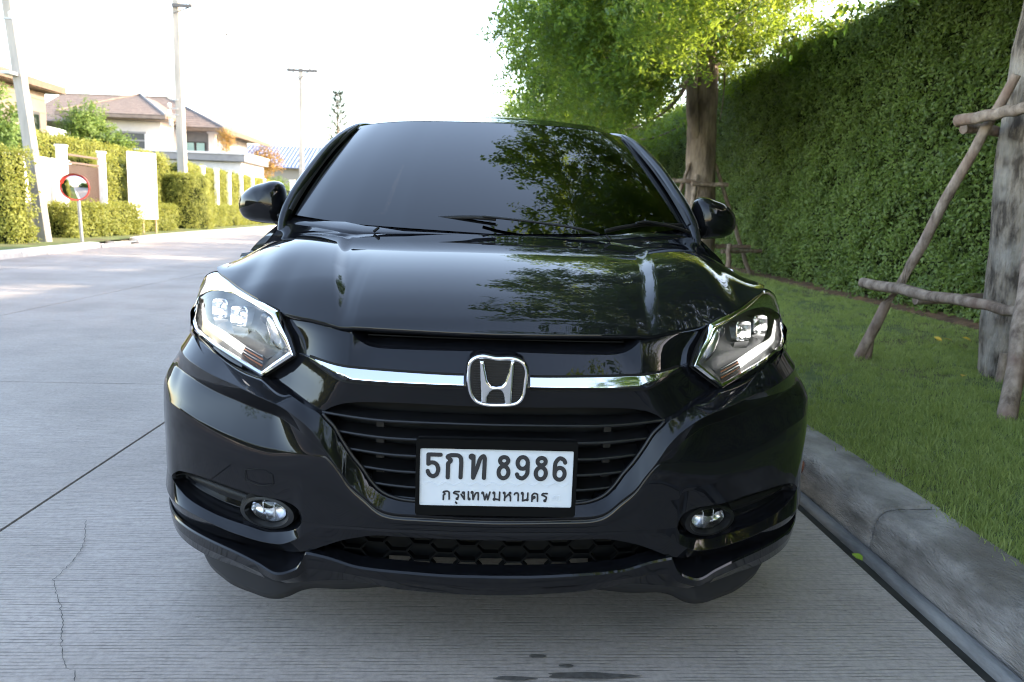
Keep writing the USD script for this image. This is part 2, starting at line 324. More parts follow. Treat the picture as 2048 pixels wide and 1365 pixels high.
# right kerb: stones of a metre, a moulding along their foot, the wet gutter
kerb = thing('kerb', kind='structure')
prof = np.array([(1.50, -.06), (1.283, -.06), (1.283, .0), (1.284, .03), (1.288, .07), (1.293, .105), (1.302, .128), (1.318, .144), (1.34, .152), (1.38, .156), (1.44, .158), (1.50, .158), (1.52, .15), (1.52, -.06)])
def kerb_stone(y0, y1, seed, dz=0):
    ys = np.r_[y0, y0 + .012, np.linspace(y0 + .05, y1 - .05, 18), y1 - .012, y1]
    n = len(ys); P = np.zeros((n, len(prof), 3))
    for a, y in enumerate(ys):
        q = np.c_[prof[:, 0], np.full(len(prof), y), prof[:, 1] + dz * (prof[:, 1] > 0)]
        d = meshkit.fbm(q * [14, 9, 14] + seed, 4, seed % 7) - .5
        e = 1.0 if 0 < a < n - 1 else 0.0
        q[2:12, 0] += d[2:12] * .014; q[6:12, 2] += d[6:12] * .012
        if e == 0: q[2:12, 0] += .010; q[5:12, 2] -= .008
        P[a] = q
    m = grid(P); caps = [trimesh.Trimesh(P[k], [[0, i, i + 1] if k else [0, i + 1, i] for i in range(1, len(prof) - 1)], process=False) for k in (0, -1)]
    m = cat([m] + caps); m.fix_normals(); return m
yy = -14.28
k = 0
while yy < 60:
    L = 1.0 if yy < 24 else 4.0
    obj('kerb_stone', kerb_stone(yy + .003, yy + L - .003, k, RNG.uniform(-.004, .004)), 'kerb_concrete', kerb, smooth=40); yy += L; k += 1
mo = np.array([(1.236, -.05), (1.236, .002), (1.24, .014), (1.252, .022), (1.268, .022), (1.279, .016), (1.281, -.05)])
ysm = np.linspace(-14, 60, 400); Pm = np.zeros((400, len(mo), 3)); Pm[:, :, 0] = mo[:, 0]; Pm[:, :, 2] = mo[:, 1]; Pm[:, :, 1] = ysm[:, None]
Pm[:, 1:6, 0] += .006 * (meshkit.fbm(Pm[:, 1:6] * [1, 5, 1], 3, 5) - .5); Pm[:, 2:5, 2] += .01 * (meshkit.fbm(Pm[:, 2:5] * [1, 4, 1], 3, 6) - .5)
mm = grid(Pm); mm.fix_normals(); obj('gutter_moulding', mm, 'gutter_moulding', kerb, smooth=50)
obj('gutter_channel', grid([[[1.19, -14, -.006], [1.26, -14, -.006]], [[1.19, 60, -.006], [1.26, 60, -.006]]]), 'wet_gutter', kerb)
# lawn, soil strip, far bank behind the hedge
def hedge_x(y): return 4.78 + .022 * (np.asarray(y, float) - 5)
LX = np.linspace(1.515, 5.6, 34); LY = np.r_[np.linspace(-14, 0, 30)[:-1], np.linspace(0, 8, 60)[:-1], np.linspace(8, 60, 60)]
gx, gy = np.meshgrid(LX, LY)
def lawn_z(x, y):
    x, y = np.asarray(x, float), np.asarray(y, float)
    return .146 + .03 * meshkit.fbm(np.stack([x * .9, y * .9, x * 0], -1), 3, 2) + .05 * np.clip((x - 1.6) / 3, 0, 1) - .02 + .02 * np.clip((y - 4) / 8, 0, 1.5)
obj('lawn_soil', grid(np.stack([gx, gy, lawn_z(gx, gy)], -1)), 'lawn', smooth=True, kind='structure')
sx_ = np.linspace(0, 1, 9); SY = np.linspace(-14, 50, 500); gs, gyy = np.meshgrid(sx_, SY)
bx = hedge_x(gyy) - .24 + .12 * (meshkit.fbm(np.stack([gyy * 1.7, gyy * 0, gyy * 0 + 3], -1), 3, 4) - .5) + gs * .9
zb = lawn_z(bx, gyy) + .012 + .03 * np.sin(np.clip(gs * 3, 0, np.pi)) + .03 * (meshkit.fbm(np.stack([bx * 9, gyy * 9, bx * 0], -1), 3, 5) - .45); zb[:, 0] -= .03
obj('soil_bed', grid(np.stack([bx, gyy, zb], -1)), 'soil', smooth=True, kind='structure')
obj('bank', grid([[[5.6, -16, .2], [60, -16, .2]], [[5.6, 120, .2], [60, 120, .2]]]), 'ground', kind='structure')
# verge on the other side of the road
yv = np.linspace(-26, 110, 70)
obj('verge', grid(np.stack([np.stack([np.array([left_kerb_x(y) - .16, y, .12]), np.array([left_kerb_x(y) - 3, y, .14]), np.array([-90, y, .2])]) for y in yv])[:, ::-1]), 'lawn', kind='structure')
lk = thing('far_kerb', kind='structure')
def far_stone(y0, y1, h0=.12, h1=.12):
    a = [(left_kerb_x(y), y, h) for y, h in ((y0, h0), (y1, h1))]
    m = cat([trimesh.convex.convex_hull(np.array([(x - d, y, z) for (x, y, h) in a for d, z in ((0, -.02), (.015, h * .8), (.04, h), (.26, h + .008), (.26, -.02))]))]); return m
yk = -24.0
while yk < 90:
    L = 1.0 if 8 < yk < 30 else 4.0
    if not 16.9 < yk < 19.3: obj('kerb_stone', far_stone(yk + .01, min(yk + L, 16.9) - .01 if yk < 16.9 else yk + L - .01), 'pale_concrete', lk)
    yk += L if not (yk < 16.9 < yk + L) else 17.0 - yk
for a, b, h in ((17.0, 17.5, .09), (17.52, 17.9, .06), (17.95, 18.5, .10), (18.55, 19.2, .05)): obj('kerb_stone', far_stone(a, b, h, h * .7), 'pale_concrete', lk, label='broken kerb stone')
obj('driveway', grid(np.stack([np.stack([np.array([left_kerb_x(y) - .02, y, .03]), np.array([left_kerb_x(y) - 1.9, y, .145])]) for y in np.linspace(19.2, 30, 12)])[:, ::-1]), 'pale_concrete', kind='structure')

# ------------------------------------------------------------------ leaves
def leaf(L, W, fold=.25, droop=.15):
    v = [(0, 0, 0), (L * .3, W * .42, fold * W * .5), (L * .65, W * .42, fold * W * .5 - droop * L * .3), (L, 0, -droop * L), (L * .65, -W * .42, fold * W * .5 - droop * L * .3), (L * .3, -W * .42, fold * W * .5), (L * .5, 0, -droop * L * .15)]
    f = [(0, 6, 1), (1, 6, 2), (2, 6, 3), (0, 5, 6), (5, 4, 6), (4, 3, 6)]
    return np.array(v, float), np.array(f)
def rot_rand(v, r, tilt):
    a = r.uniform(0, 2 * np.pi); t = np.clip(r.normal(tilt, .35), -1.4, 1.5); s = r.normal(0, .5)
    Rz = np.array([[math.cos(a), -math.sin(a), 0], [math.sin(a), math.cos(a), 0], [0, 0, 1]]); Ry = np.array([[math.cos(t), 0, -math.sin(t)], [0, 1, 0], [math.sin(t), 0, math.cos(t)]])
    Rx = np.array([[1, 0, 0], [0, math.cos(s), -math.sin(s)], [0, math.sin(s), math.cos(s)]])
    return v @ Rx.T @ Ry.T @ Rz.T
def cluster(seed, n, rad, L, W, thick):
    r = np.random.default_rng(seed); V, F, o = [], [], 0
    for _ in range(n):
        v, f = leaf(L * r.uniform(.7, 1.2), W * r.uniform(.75, 1.2)); v = rot_rand(v, r, .35)
        q = r.uniform(0, 1) ** .5 * rad; th = r.uniform(0, 2 * np.pi)
        v = v + [q * math.cos(th), q * math.sin(th), r.uniform(-thick, thick)]
        V.append(v); F.append(f + o); o += len(v)
    return trimesh.Trimesh(np.vstack(V), np.vstack(F), process=False)
def spray(seed, n, length, L, W):
    """a twig along +z with leaves on both sides"""
    r = np.random.default_rng(seed); V, F, o = [], [], 0
    tw = tube([(0, 0, 0), (0, 0, length)], [.003, .0012], 3, cap=False); V.append(tw.vertices); F.append(tw.faces); o = len(tw.vertices)
    for k in range(n):
        v, f = leaf(L * r.uniform(.65, 1.2), W * r.uniform(.75, 1.2), .2, .25)
        h = length * (.12 + .88 * k / n); v = rot_rand(v, r, .25); v = v + [r.normal(0, .03), r.normal(0, .03), h + r.normal(0, .01)]
        V.append(v); F.append(f + o); o += len(v)
    return trimesh.Trimesh(np.vstack(V), np.vstack(F), process=False)
HEDGE_CL = [cluster(s, 26, .15, .048, .027, .05) for s in (1, 2, 3)]
FAR_CL = [cluster(s, 28, .18, .052, .034, .05) for s in (4, 5)]
SPRAYS = [spray(s, 17, .36, .072, .036) for s in (6, 7, 8)]
BUSH_SP = [spray(s, 12, .38, .085, .045) for s in (9, 10)]

def hedge_block(name, label, cat_, faces, core, mat, dens, protos, jitter=.028, parent=None, **kw):
    """faces: (origin, edge u, edge v, normal); core: the dark woody inside"""
    t = thing(name, label, cat_, parent, **kw)
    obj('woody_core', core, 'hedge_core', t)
    P, N = [], []
    for o, u, v, n in faces:
        o, u, v, n = (np.asarray(a, float) for a in (o, u, v, n)); area = np.linalg.norm(np.cross(u, v)); k = int(area * dens)
        a, b = RNG.uniform(0, 1, (2, k, 1)); p = o + a * u + b * v
        bulge = (meshkit.fbm(p * .9, 3, 3) - .5) * .10 - .02 + RNG.normal(0, jitter, k)
        P.append(p + n * bulge[:, None]); N.append(n + RNG.normal(0, .33, (k, 3)) + [0, 0, .12])
    P, N = np.vstack(P), np.vstack(N); k = len(P)
    scatter('leaves', [('leaf_cluster', m, mat) for m in protos], P, N, RNG.uniform(0, 6.28, k), RNG.uniform(.8, 1.25, k), t, kind='stuff')
    return t
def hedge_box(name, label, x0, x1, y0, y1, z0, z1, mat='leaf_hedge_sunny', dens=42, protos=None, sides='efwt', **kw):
    """sides: e towards +x, w towards -x, f towards the camera (-y), b away, t top"""
    fc = {'e': ((x1, y0, z0), (0, y1 - y0, 0), (0, 0, z1 - z0), (1, 0, 0)), 'w': ((x0, y0, z0), (0, y1 - y0, 0), (0, 0, z1 - z0), (-1, 0, 0)),
          'f': ((x0, y0, z0), (x1 - x0, 0, 0), (0, 0, z1 - z0), (0, -1, 0)), 'b': ((x0, y1, z0), (x1 - x0, 0, 0), (0, 0, z1 - z0), (0, 1, 0)), 't': ((x0, y0, z1), (x1 - x0, 0, 0), (0, y1 - y0, 0), (0, 0, 1))}
    e = .07; core = box(np.array([x0 + e, y0 + e, z0 - .05]), np.array([x1 - e, y1 - e, z1 - e]), .05)
    return hedge_block(name, label, 'hedge', [fc[s] for s in sides], core, mat, dens, protos or FAR_CL, **kw)

# the tall hedge on the right, along the lawn
def hedge_top(y): return 3.82 + .018 * (np.asarray(y, float) - 6)
fcs = []
for y0, y1 in [(-12, 0), (0, 5), (5, 10), (10, 16), (16, 24), (24, 34), (34, 48)]:
    xa, xb = float(hedge_x(y0)), float(hedge_x(y1)); za, zb_ = float(hedge_top(y0)), float(hedge_top(y1))
    u = np.array([xb - xa, y1 - y0, 0]); fcs.append(((xa, y0, .25), u, (-.02, 0, za - .3), (-1, .02, 0), (y0, y1)))
    fcs.append(((xa - .05, y0, za), u, (.9, 0, .0), (-.15, 0, 1), (y0, y1)))
t = thing('tall_hedge', 'tall dark green clipped hedge wall along the lawn on the right', 'hedge')
ycore = np.linspace(-12, 48, 90); hz = np.linspace(0, 1, 16)
cg = np.zeros((len(ycore), len(hz), 3)); cg[:, :, 1] = ycore[:, None]; cg[:, :, 0] = hedge_x(ycore)[:, None] + .09; cg[:, :, 2] = .1 + (hedge_top(ycore)[:, None] - .15) * hz
cg[:, :, 0] += (meshkit.fbm(cg * .9, 3, 3) - .5) * .2
back = cg[:, ::-1].copy(); back[:, :, 0] += .85
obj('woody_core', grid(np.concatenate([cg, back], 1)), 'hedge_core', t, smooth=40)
P, N = [], []
for o, u, v, n, (y0, y1) in fcs:
    o, u, v, n = (np.asarray(a, float) for a in (o, u, v, n)); area = np.linalg.norm(np.cross(u, v))
    k = int(area * (125 if 0 <= y0 < 16 else 60)); a, b = RNG.uniform(0, 1, (2, k, 1)); p = o + a * u + b * v
    bul = -(meshkit.fbm(p * .9, 3, 3) - .5) * .2 + (meshkit.fbm(p * 3.1, 3, 9) - .5) * .16 + RNG.normal(0, .035, k)
    P.append(p + n * bul[:, None]); N.append(n + RNG.normal(0, .40, (k, 3)) + [0, 0, .35])
P, N = np.vstack(P), np.vstack(N); k = len(P)
holes = meshkit.fbm(P * [4.5, 4.5, 3.0], 3, 21); keep = holes > .30; P, N = P[keep], N[keep]; k = len(P)
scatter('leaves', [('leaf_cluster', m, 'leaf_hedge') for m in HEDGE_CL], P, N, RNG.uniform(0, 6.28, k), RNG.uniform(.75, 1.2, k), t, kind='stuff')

# ------------------------------------------------------------------ trees
def tree(name, label, base, trunk_pts, trunk_r, clumps, sprays, seed, bark='bark', leaf_mat='leaf_tree', low=None, limbs=(), protos=None, scale=(.85, 1.25), droop=.55, group=None, rough=.12, zlow=None):
    r = np.random.default_rng(seed); t = thing(name, label, 'tree', group=group)
    tp = smooth_curve(trunk_pts, 40); tr = np.interp(np.linspace(0, 1, 40), np.linspace(0, 1, len(trunk_r)), trunk_r)
    obj('trunk', tube(tp, tr, 22, rough, seed), bark, t, smooth=60)
    fork = tp[-1]; lm = []
    cs = np.array([c[:3] for c in clumps])
    for k in range(min(len(cs), 26)):
        c = cs[k * len(cs) // min(len(cs), 26)]; st = tp[int(r.integers(26, 40))]; mid = st * .5 + c * .5 + [0, 0, -.15] + r.normal(0, .12, 3)
        path = smooth_curve([st, mid, c], 9); lm.append(tube(path, np.linspace(.045, .008, 9) * r.uniform(.7, 1.5), 6, cap=False))
    for a in limbs: lm.append(tube(smooth_curve(a[0], 14), np.linspace(a[1], a[2], 14), 10, .15, seed + 3))
    obj('limbs', cat(lm), bark, t, smooth=60)
    P, N = [], []
    for cx, cy, cz, rad, n in clumps:
        d = r.normal(0, 1, (n, 3)); d /= np.linalg.norm(d, axis=1, keepdims=True); q = rad * r.uniform(.15, 1, (n, 1)) ** .5
        p = np.array([cx, cy, cz]) + d * q * [1, 1, .75]; P.append(p); N.append(d * .6 + [0, 0, -droop] + r.normal(0, .35, (n, 3)))
    P, N = np.vstack(P), np.vstack(N)
    if zlow is not None: kp = zlow(P); P, N = P[kp], N[kp]
    k = len(P)
    scatter('crown', [('leafy_twig', m, leaf_mat) for m in (protos or SPRAYS)], P, N, r.uniform(0, 6.28, k), r.uniform(*scale, k), t, kind='stuff')
    return t
def crown_clumps(seed, c, rad, n, per, cr, zmin=-1e9, f=None):
    r = np.random.default_rng(seed); out = []
    while len(out) < n:
        d = r.normal(0, 1, 3); d /= np.linalg.norm(d); q = r.uniform(.1, 1) ** .45; p = np.array(c) + d * q * np.array(rad)
        if p[2] < zmin or (f and not f(p)): continue
        out.append((p[0], p[1], p[2], cr * r.uniform(.7, 1.3), per))
    return out
GT = 'trees in the row along the lawn'
keep_left = lambda p: p[0] > .55 + .1 * math.sin(p[1] * 2.1) + .25 * abs(p[2] - 4.0) / 2
# nearest tree: grey trunk at the right edge, its crown over the car
cl1 = crown_clumps(1, (3.1, 3.0, 4.95), (3.0, 4.8, 1.35), 105, 120, .62, 3.55, keep_left)
tree('roadside_tree', 'nearest tree with a thick mottled grey trunk at the right edge', None, [(3.42, 3.03, .05), (3.37, 3.03, .9), (3.31, 3.03, 1.7), (3.32, 3.0, 2.6), (3.36, 3.0, 3.4), (3.3, 3.1, 4.4)], [.21, .19, .178, .16, .15, .11], cl1, 0, 5,
     limbs=[([(3.34, 3.0, 3.0), (2.4, 3.3, 3.9), (1.2, 3.8, 5.0)], .075, .02), ([(3.36, 3.0, 3.2), (4.0, 4.4, 4.2), (4.5, 6.2, 5.0)], .07, .02), ([(3.36, 3.0, 3.2), (3.9, 1.8, 4.2), (4.2, .2, 5.0)], .06, .02)])
def zl2(P): return (P[:, 2] > np.interp(P[:, 0], [1.7, 2.7, 3.0, 4.6, 5.2], [2.25, 3.0, 3.85, 3.85, 3.3]))
cl2 = crown_clumps(2, (3.0, 11.6, 4.35), (2.85, 4.0, 1.85), 100, 100, .62, 2.4, lambda p: keep_left(p) and p[0] < 5.0)
tree('roadside_tree', 'second tree, brown trunk rising behind the right door mirror', None, [(3.70, 11.3, .1), (3.69, 11.3, .8), (3.66, 11.3, 1.55), (3.60, 11.3, 2.6), (3.56, 11.3, 3.5), (3.44, 11.3, 4.4), (3.4, 11.3, 5.4)], [.29, .255, .245, .235, .235, .19, .13], cl2, 0, 6, 'bark_brown', zlow=zl2, rough=.16,
     limbs=[([(3.50, 11.2, 2.45), (3.35, 11.1, 3.0), (3.28, 11.0, 3.9), (2.9, 11, 4.8)], .11, .05), ([(3.5, 11.3, 4.0), (2.4, 11.6, 4.3), (1.2, 12.2, 4.9)], .08, .02)])
def zl3(P): return (P[:, 2] > np.interp(P[:, 0], [1.7, 2.6, 3.2, 4.5], [1.9, 2.3, 2.9, 2.9]))
for k, (yy, lab) in enumerate([(19.2, 'third tree of the row, just left of and behind the brown trunk'), (27.5, 'fourth tree of the row, over the car roof behind the third'), (36.5, 'farthest tree of the row, its pale edge against the sky over the car roof')]):
    cl = crown_clumps(20 + k, (3.0 + .12 * k, yy, 3.4), (2.8, 4.2, 1.25), 56, 75, .62, 1.9, keep_left)
    tree('roadside_tree', lab, None, [(3.75, yy, .1), (3.7, yy, 1.5), (3.65, yy, 3), (3.5, yy, 4.6)], [.24, .2, .18, .1], cl, 0, 30 + k, 'bark_brown', zlow=zl3)
for k, yy in enumerate([-6.0]):
    cl = crown_clumps(40 + k, (3.2, yy, 4.9), (2.7, 4.6, 1.4), 60, 60, .66, 3.3, keep_left)
    tree('roadside_tree', 'tree of the row standing behind the camera', None, [(3.5, yy, .1), (3.45, yy, 1.5), (3.4, yy, 3), (3.3, yy, 4.6)], [.22, .19, .17, .1], cl, 0, 50 + k)

# hanging twigs with large leaves at the top right, in front of the hedge: part of the nearest tree
near_tree = stage.GetPrimAtPath('/World/roadside_tree')
def hanging_twig(pts, n, seed, L=.075, W=.036, mats=('leaf_tree', 'leaf_tree', 'leaf_young')):
    r = np.random.default_rng(seed); p = smooth_curve(pts, 24)
    tw = obj('twig', tube(p, np.linspace(.008, .002, 24), 6), 'bark', near_tree, smooth=60)
    for k in range(n):
        v, f = leaf(L * r.uniform(.7, 1.25), W * r.uniform(.8, 1.25), .2, .3); v = rot_rand(v, r, -.5)
        q = p[int(r.integers(4, 24))] + r.normal(0, .05, 3) * [1, 1, 1] + [0, 0, -.02]
        obj('leaf', trimesh.Trimesh(v + q, f, process=False), mats[int(r.integers(0, len(mats)))], tw)
hanging_twig([(3.3, 3.4, 3.3), (3.05, 4.2, 2.95), (2.72, 4.6, 2.62)], 42, 1)
hanging_twig([(3.4, 4.2, 3.5), (3.2, 5.2, 3.1), (2.75, 5.9, 2.75)], 46, 2)
hanging_twig([(3.2, 3.1, 3.2), (3.0, 3.5, 2.85), (2.78, 3.7, 2.62)], 22, 3, .08, .038, ('leaf_young', 'leaf_tree', 'leaf_yellow'))
hanging_twig([(3.2, 4.6, 3.7), (2.85, 5.6, 3.35), (2.3, 6.4, 3.05)], 40, 4)
hanging_twig([(3.3, 5.0, 3.7), (2.9, 6.6, 3.4), (2.55, 7.6, 3.05)], 44, 5, .06, .03)

# timber supports roped round the trunks
def support(name, label, poles, bars, pegs):
    t = thing(name, label, 'tree support')
    for k, (a, b, r) in enumerate(poles): obj('pole', tube(resample([a, b], 14) + np.r_[[0]*3, RNG.normal(0, .006, 36), [0]*3].reshape(14, 3), np.linspace(r * 1.12, r * .85, 14), 10, .10, k), 'old_wood', t, smooth=60)
    for k, (a, b, r) in enumerate(bars): obj('crossbar', tube(resample([a, b], 14) + np.r_[[0]*3, RNG.normal(0, .005, 36), [0]*3].reshape(14, 3), np.linspace(r * 1.05, r * .92, 14), 10, .10, k + 20), 'old_wood', t, smooth=60)
    for k, (a, b, r) in enumerate(pegs): obj('peg', tube(resample([a, b], 5), r, 9, .08, k + 40), 'old_wood', t, smooth=60)
    return t
support('tree_support', 'weathered grey timber props leaning on the nearest trunk', [((2.672, 3.62, .12), (3.07, 2.9, 1.99), .034), ((2.60, 1.93, .10), (3.10, 2.62, 1.30), .042), ((4.05, 3.75, .15), (3.62, 3.2, 1.95), .034), ((4.1, 2.2, .15), (3.65, 2.8, 1.9), .034)],
        [((2.595, 3.50, .705), (2.90, 2.02, .655), .034), ((2.86, 3.08, 1.74), (3.12, 2.32, 1.80), .034), ((2.93, 3.12, 1.70), (3.9, 3.32, 1.72), .03), ((2.95, 3.45, .60), (4.1, 3.55, .66), .03)],
        [((2.72, 3.58, .10), (2.73, 3.58, .32), .034), ((3.20, 2.86, .05), (3.225, 2.88, .34), .03)])
support('tree_support', 'brown timber props round the second trunk behind the right door mirror', [((4.72, 11.5, .15), (3.86, 11.25, 2.05), .035), ((2.85, 11.0, .15), (3.42, 11.2, 2.05), .035), ((3.28, 10.75, .15), (3.5, 11.02, 1.85), .045), ((3.55, 11.9, .15), (3.6, 11.6, 2.0), .035), ((4.12, 10.9, .15), (4.1, 10.95, .75), .045)],
        [((3.06, 11.0, 1.745), (3.46, 10.98, 1.735), .036), ((3.40, 10.94, 1.70), (4.02, 11.0, 1.70), .036), ((3.98, 11.35, .70), (4.62, 11.4, .70), .036), ((4.0, 11.0, .62), (4.78, 11.3, .64), .036)], [])

# grass: short blades over the lawn
def tuft(seed, n=14, h=.036):
    r = np.random.default_rng(seed); V, F = [], []
    for k in range(n):
        a, b = r.uniform(0, 6.28), r.uniform(0, 6.28); o = np.array([r.normal(0, .022), r.normal(0, .022), 0]); hh = h * r.uniform(.5, 1.3); ln = r.uniform(.1, .8) * hh; w = .0016
        d = np.array([math.cos(a), math.sin(a), 0]); s = np.array([math.cos(b), math.sin(b), 0]) * w
        V += [o - s, o + s, o + d * ln * .4 + [0, 0, hh * .6] + s * .8, o + d * ln * .4 + [0, 0, hh * .6] - s * .8, o + d * ln + [0, 0, hh * .9]]; i = 5 * k
        F += [(i, i + 1, i + 2), (i, i + 2, i + 3), (i + 3, i + 2, i + 4)]
    return trimesh.Trimesh(np.array(V), np.array(F), process=False)
GP = []
for (x0, x1, y0, y1, dens) in [(1.5, 2.6, -.4, 2.2, 1500), (1.5, 4.5, 2.2, 4.2, 900), (2.6, 4.5, .4, 2.2, 900), (1.5, 4.6, 4.2, 8, 420), (1.5, 4.7, 8, 16, 160)]:
    k = int((x1 - x0) * (y1 - y0) * dens); GP.append(np.c_[RNG.uniform(x0, x1, k), RNG.uniform(y0, y1, k)])
GP = np.vstack(GP); pat = meshkit.fbm(np.c_[GP * 1.6, GP[:, :1] * 0], 3, 8)
GP = GP[(RNG.uniform(0, 1, len(GP)) < np.clip((pat - .28) * 4, .15, 1)) & (GP[:, 0] < hedge_x(GP[:, 1]) - .26)]; k = len(GP)
sc = RNG.uniform(.6, 1.15, k) * np.where(GP[:, 1] > 8, 1.5, 1)
scatter('grass', [('grass_tuft', tuft(s), 'grass_blade') for s in (1, 2, 3)], np.c_[GP, lawn_z(GP[:, 0], GP[:, 1]) - .004], np.c_[RNG.normal(0, .12, (k, 2)), np.ones(k)], RNG.uniform(0, 6.28, k), sc, kind='stuff')
for k, (x, y) in enumerate([(3.75, 4.35), (3.92, 4.25), (3.65, 4.2), (3.0, 2.9)]):
    v, f = leaf(.07, .04); obj('fallen_leaf', trimesh.Trimesh(rot_rand(v, RNG, 0) + [x, y, float(lawn_z(x, y)) + .035], f, process=False), 'leaf_yellow',
        label=['yellow fallen leaf on the lawn left of the grey trunk', 'smaller yellow fallen leaf nearest the grey trunk', 'yellow fallen leaf nearest the timber prop foot', 'yellow fallen leaf on the grass between the prop and the kerb'][k], category='leaf')
t = obj('pipe_end', cat([moved(tube([(1.262, 1.30, .10), (1.31, 1.30, .10)], .026, 16), (0, 0, 0)), tube([(1.256, 1.30, .10), (1.264, 1.30, .10)], .031, 16)]), 'rusty', label='rusty round pipe end set in the kerb beside the front bumper', category='pipe')

v, f = leaf(.05, .03); obj('fallen_leaf', trimesh.Trimesh(rot_rand(v, RNG, 0) + [1.215, .62, .012], f, process=False), 'leaf_young', label='pale green leaf lying in the dark gutter beside the kerb', category='leaf')
# ------------------------------------------------------------------ the other side of the road
# hedges
hedge_box('boundary_hedge', 'tall block of clipped hedge at the left edge beside the grey pole', -12.6, -9.73, 14.85, 15.75, .1, 2.06, sides='eft', dens=70)
hedge_box('low_hedge', 'low clipped hedge behind the round mirror post', -11.0, -10.30, 18.4, 22.6, .1, .95, sides='eft', dens=75)
hedge_box('low_hedge', 'low clipped hedge behind the white board', -11.9, -11.05, 23.1, 27.4, .1, .98, sides='eft', dens=60)
hedge_box('boundary_hedge', 'high hedge rising behind the brown gate', -14.2, -12.5, 18.5, 30.5, .1, 2.9, sides='eft', dens=45)
hedge_box('boundary_hedge', 'hedge block between the slim white post and the white board', -12.2, -11.25, 21.6, 26.0, .1, 2.35, sides='eft', dens=60)
t = thing('round_hedge', 'drum shaped clipped hedge under the middle concrete pole', 'hedge')
th = np.linspace(0, 2 * np.pi, 60, endpoint=False); CX_, CY_, RR = -11.95, 30.6, .93
obj('woody_core', tube([(CX_, CY_, .1), (CX_, CY_, 1.2), (CX_, CY_, 2.12)], RR - .08, 30), 'hedge_core', t)
k = 900; a = RNG.uniform(0, 2 * np.pi, k); z = RNG.uniform(.15, 2.2, k); rr = RR + RNG.normal(0, .05, k) + .06 * np.sin(3 * a + 2 * z)
P1 = np.c_[CX_ + rr * np.cos(a), CY_ + rr * np.sin(a), z]; N1 = np.c_[np.cos(a), np.sin(a), RNG.normal(.2, .3, k)]
k2 = 200; a = RNG.uniform(0, 6.28, k2); q = RR * RNG.uniform(0, 1, k2) ** .5; P2 = np.c_[CX_ + q * np.cos(a), CY_ + q * np.sin(a), 2.2 + RNG.normal(0, .03, k2)]; N2 = np.c_[RNG.normal(0, .3, (k2, 2)), np.ones(k2)]
scatter('leaves', [('leaf_cluster', m, 'leaf_hedge_sunny') for m in FAR_CL], np.vstack([P1, P2]), np.vstack([N1, N2]), RNG.uniform(0, 6.28, k + k2), RNG.uniform(.7, 1.2, k + k2), t, kind='stuff')
# the long boundary hedge with white posts, running away beside the road
def wallx(y): return -12.55 - .068 * (y - 36)
for nm, lab, off, dep, h, y0, y1 in (('boundary_hedge', 'long boundary hedge with white posts running away past the drum hedge', 0, .9, 2.72, 31.8, 52), ('low_hedge', 'long low hedge at the foot of the white boundary posts', .62, .55, 1.02, 31.9, 50)):
    n_ = 5; ye = np.linspace(y0, y1, n_ + 1); fc = []
    for a, b in zip(ye[:-1], ye[1:]):
        u = (wallx(b) - wallx(a), b - a, 0); fc += [((wallx(a) + off, a, .1), u, (0, 0, h - .1), (1, .07, 0)), ((wallx(a) + off - dep, a, h), u, (dep, 0, 0), (0, 0, 1))]
    fc.append(((wallx(y0) + off - dep, y0, .1), (dep, 0, 0), (0, 0, h - .1), (0, -1, 0)))
    core = cat([trimesh.convex.convex_hull(np.array([(wallx(y) + off - d, y, z) for y in (y0 + .07, y1) for d in (.07, dep) for z in (.05, h - .07)]))])
    hedge_block(nm, lab, 'hedge', fc, core, 'leaf_hedge_sunny', 42, FAR_CL)
GW = 'slim white posts standing in the boundary hedge'
for k, y in enumerate([33.8, 36.1, 38.4, 41.0, 43.8, 47.0]):
    obj('white_post', cat([box(np.array([wallx(y) + .0, y - .12, .1]), np.array([wallx(y) + .16, y + .12, 2.74]), .01), box(np.array([wallx(y) - .02, y - .14, 2.74]), np.array([wallx(y) + .18, y + .14, 2.80]), .01)]), 'white_paint', label=['white boundary post nearest the middle concrete pole, only its top clear of the drum hedge', 'second white boundary post right of the drum hedge', 'third white boundary post right of the drum hedge', 'fourth white boundary post, left of the car mirror', 'fifth white boundary post, above the car mirror', 'farthest white boundary post in the hedge by the car mirror'][k], category='post', group=GW)
# gateway: posts, rails with slats
def gate_post(x, y, w, lab):
    t = thing('gate_post', lab, 'post'); obj('shaft', box(np.array([x - w, y - w, .1]), np.array([x + w, y + w, 2.40]), .015), 'white_paint', t); obj('cap', box(np.array([x - w - .02, y - w - .02, 2.402]), np.array([x + w + .02, y + w + .02, 2.46]), .012), 'white_paint', t)
gate_post(-10.66, 18.85, .10, 'broad white gate post behind the round mirror'); gate_post(-10.66, 20.95, .085, 'slimmer white gate post right of the brown gate')
g = thing('slatted_gate', 'brown slatted metal gate between the two white gate posts', 'gate')
for z in (.55, 2.02, 2.22): obj('rail', box(np.array([-10.74, 19.0, z]), np.array([-10.69, 20.85, z + .05])), 'gate_brown', g)
for y in np.linspace(19.05, 20.82, 24): obj('slat', box(np.array([-10.73, y - .014, .60]), np.array([-10.70, y + .014, 2.0])), 'gate_brown', g)
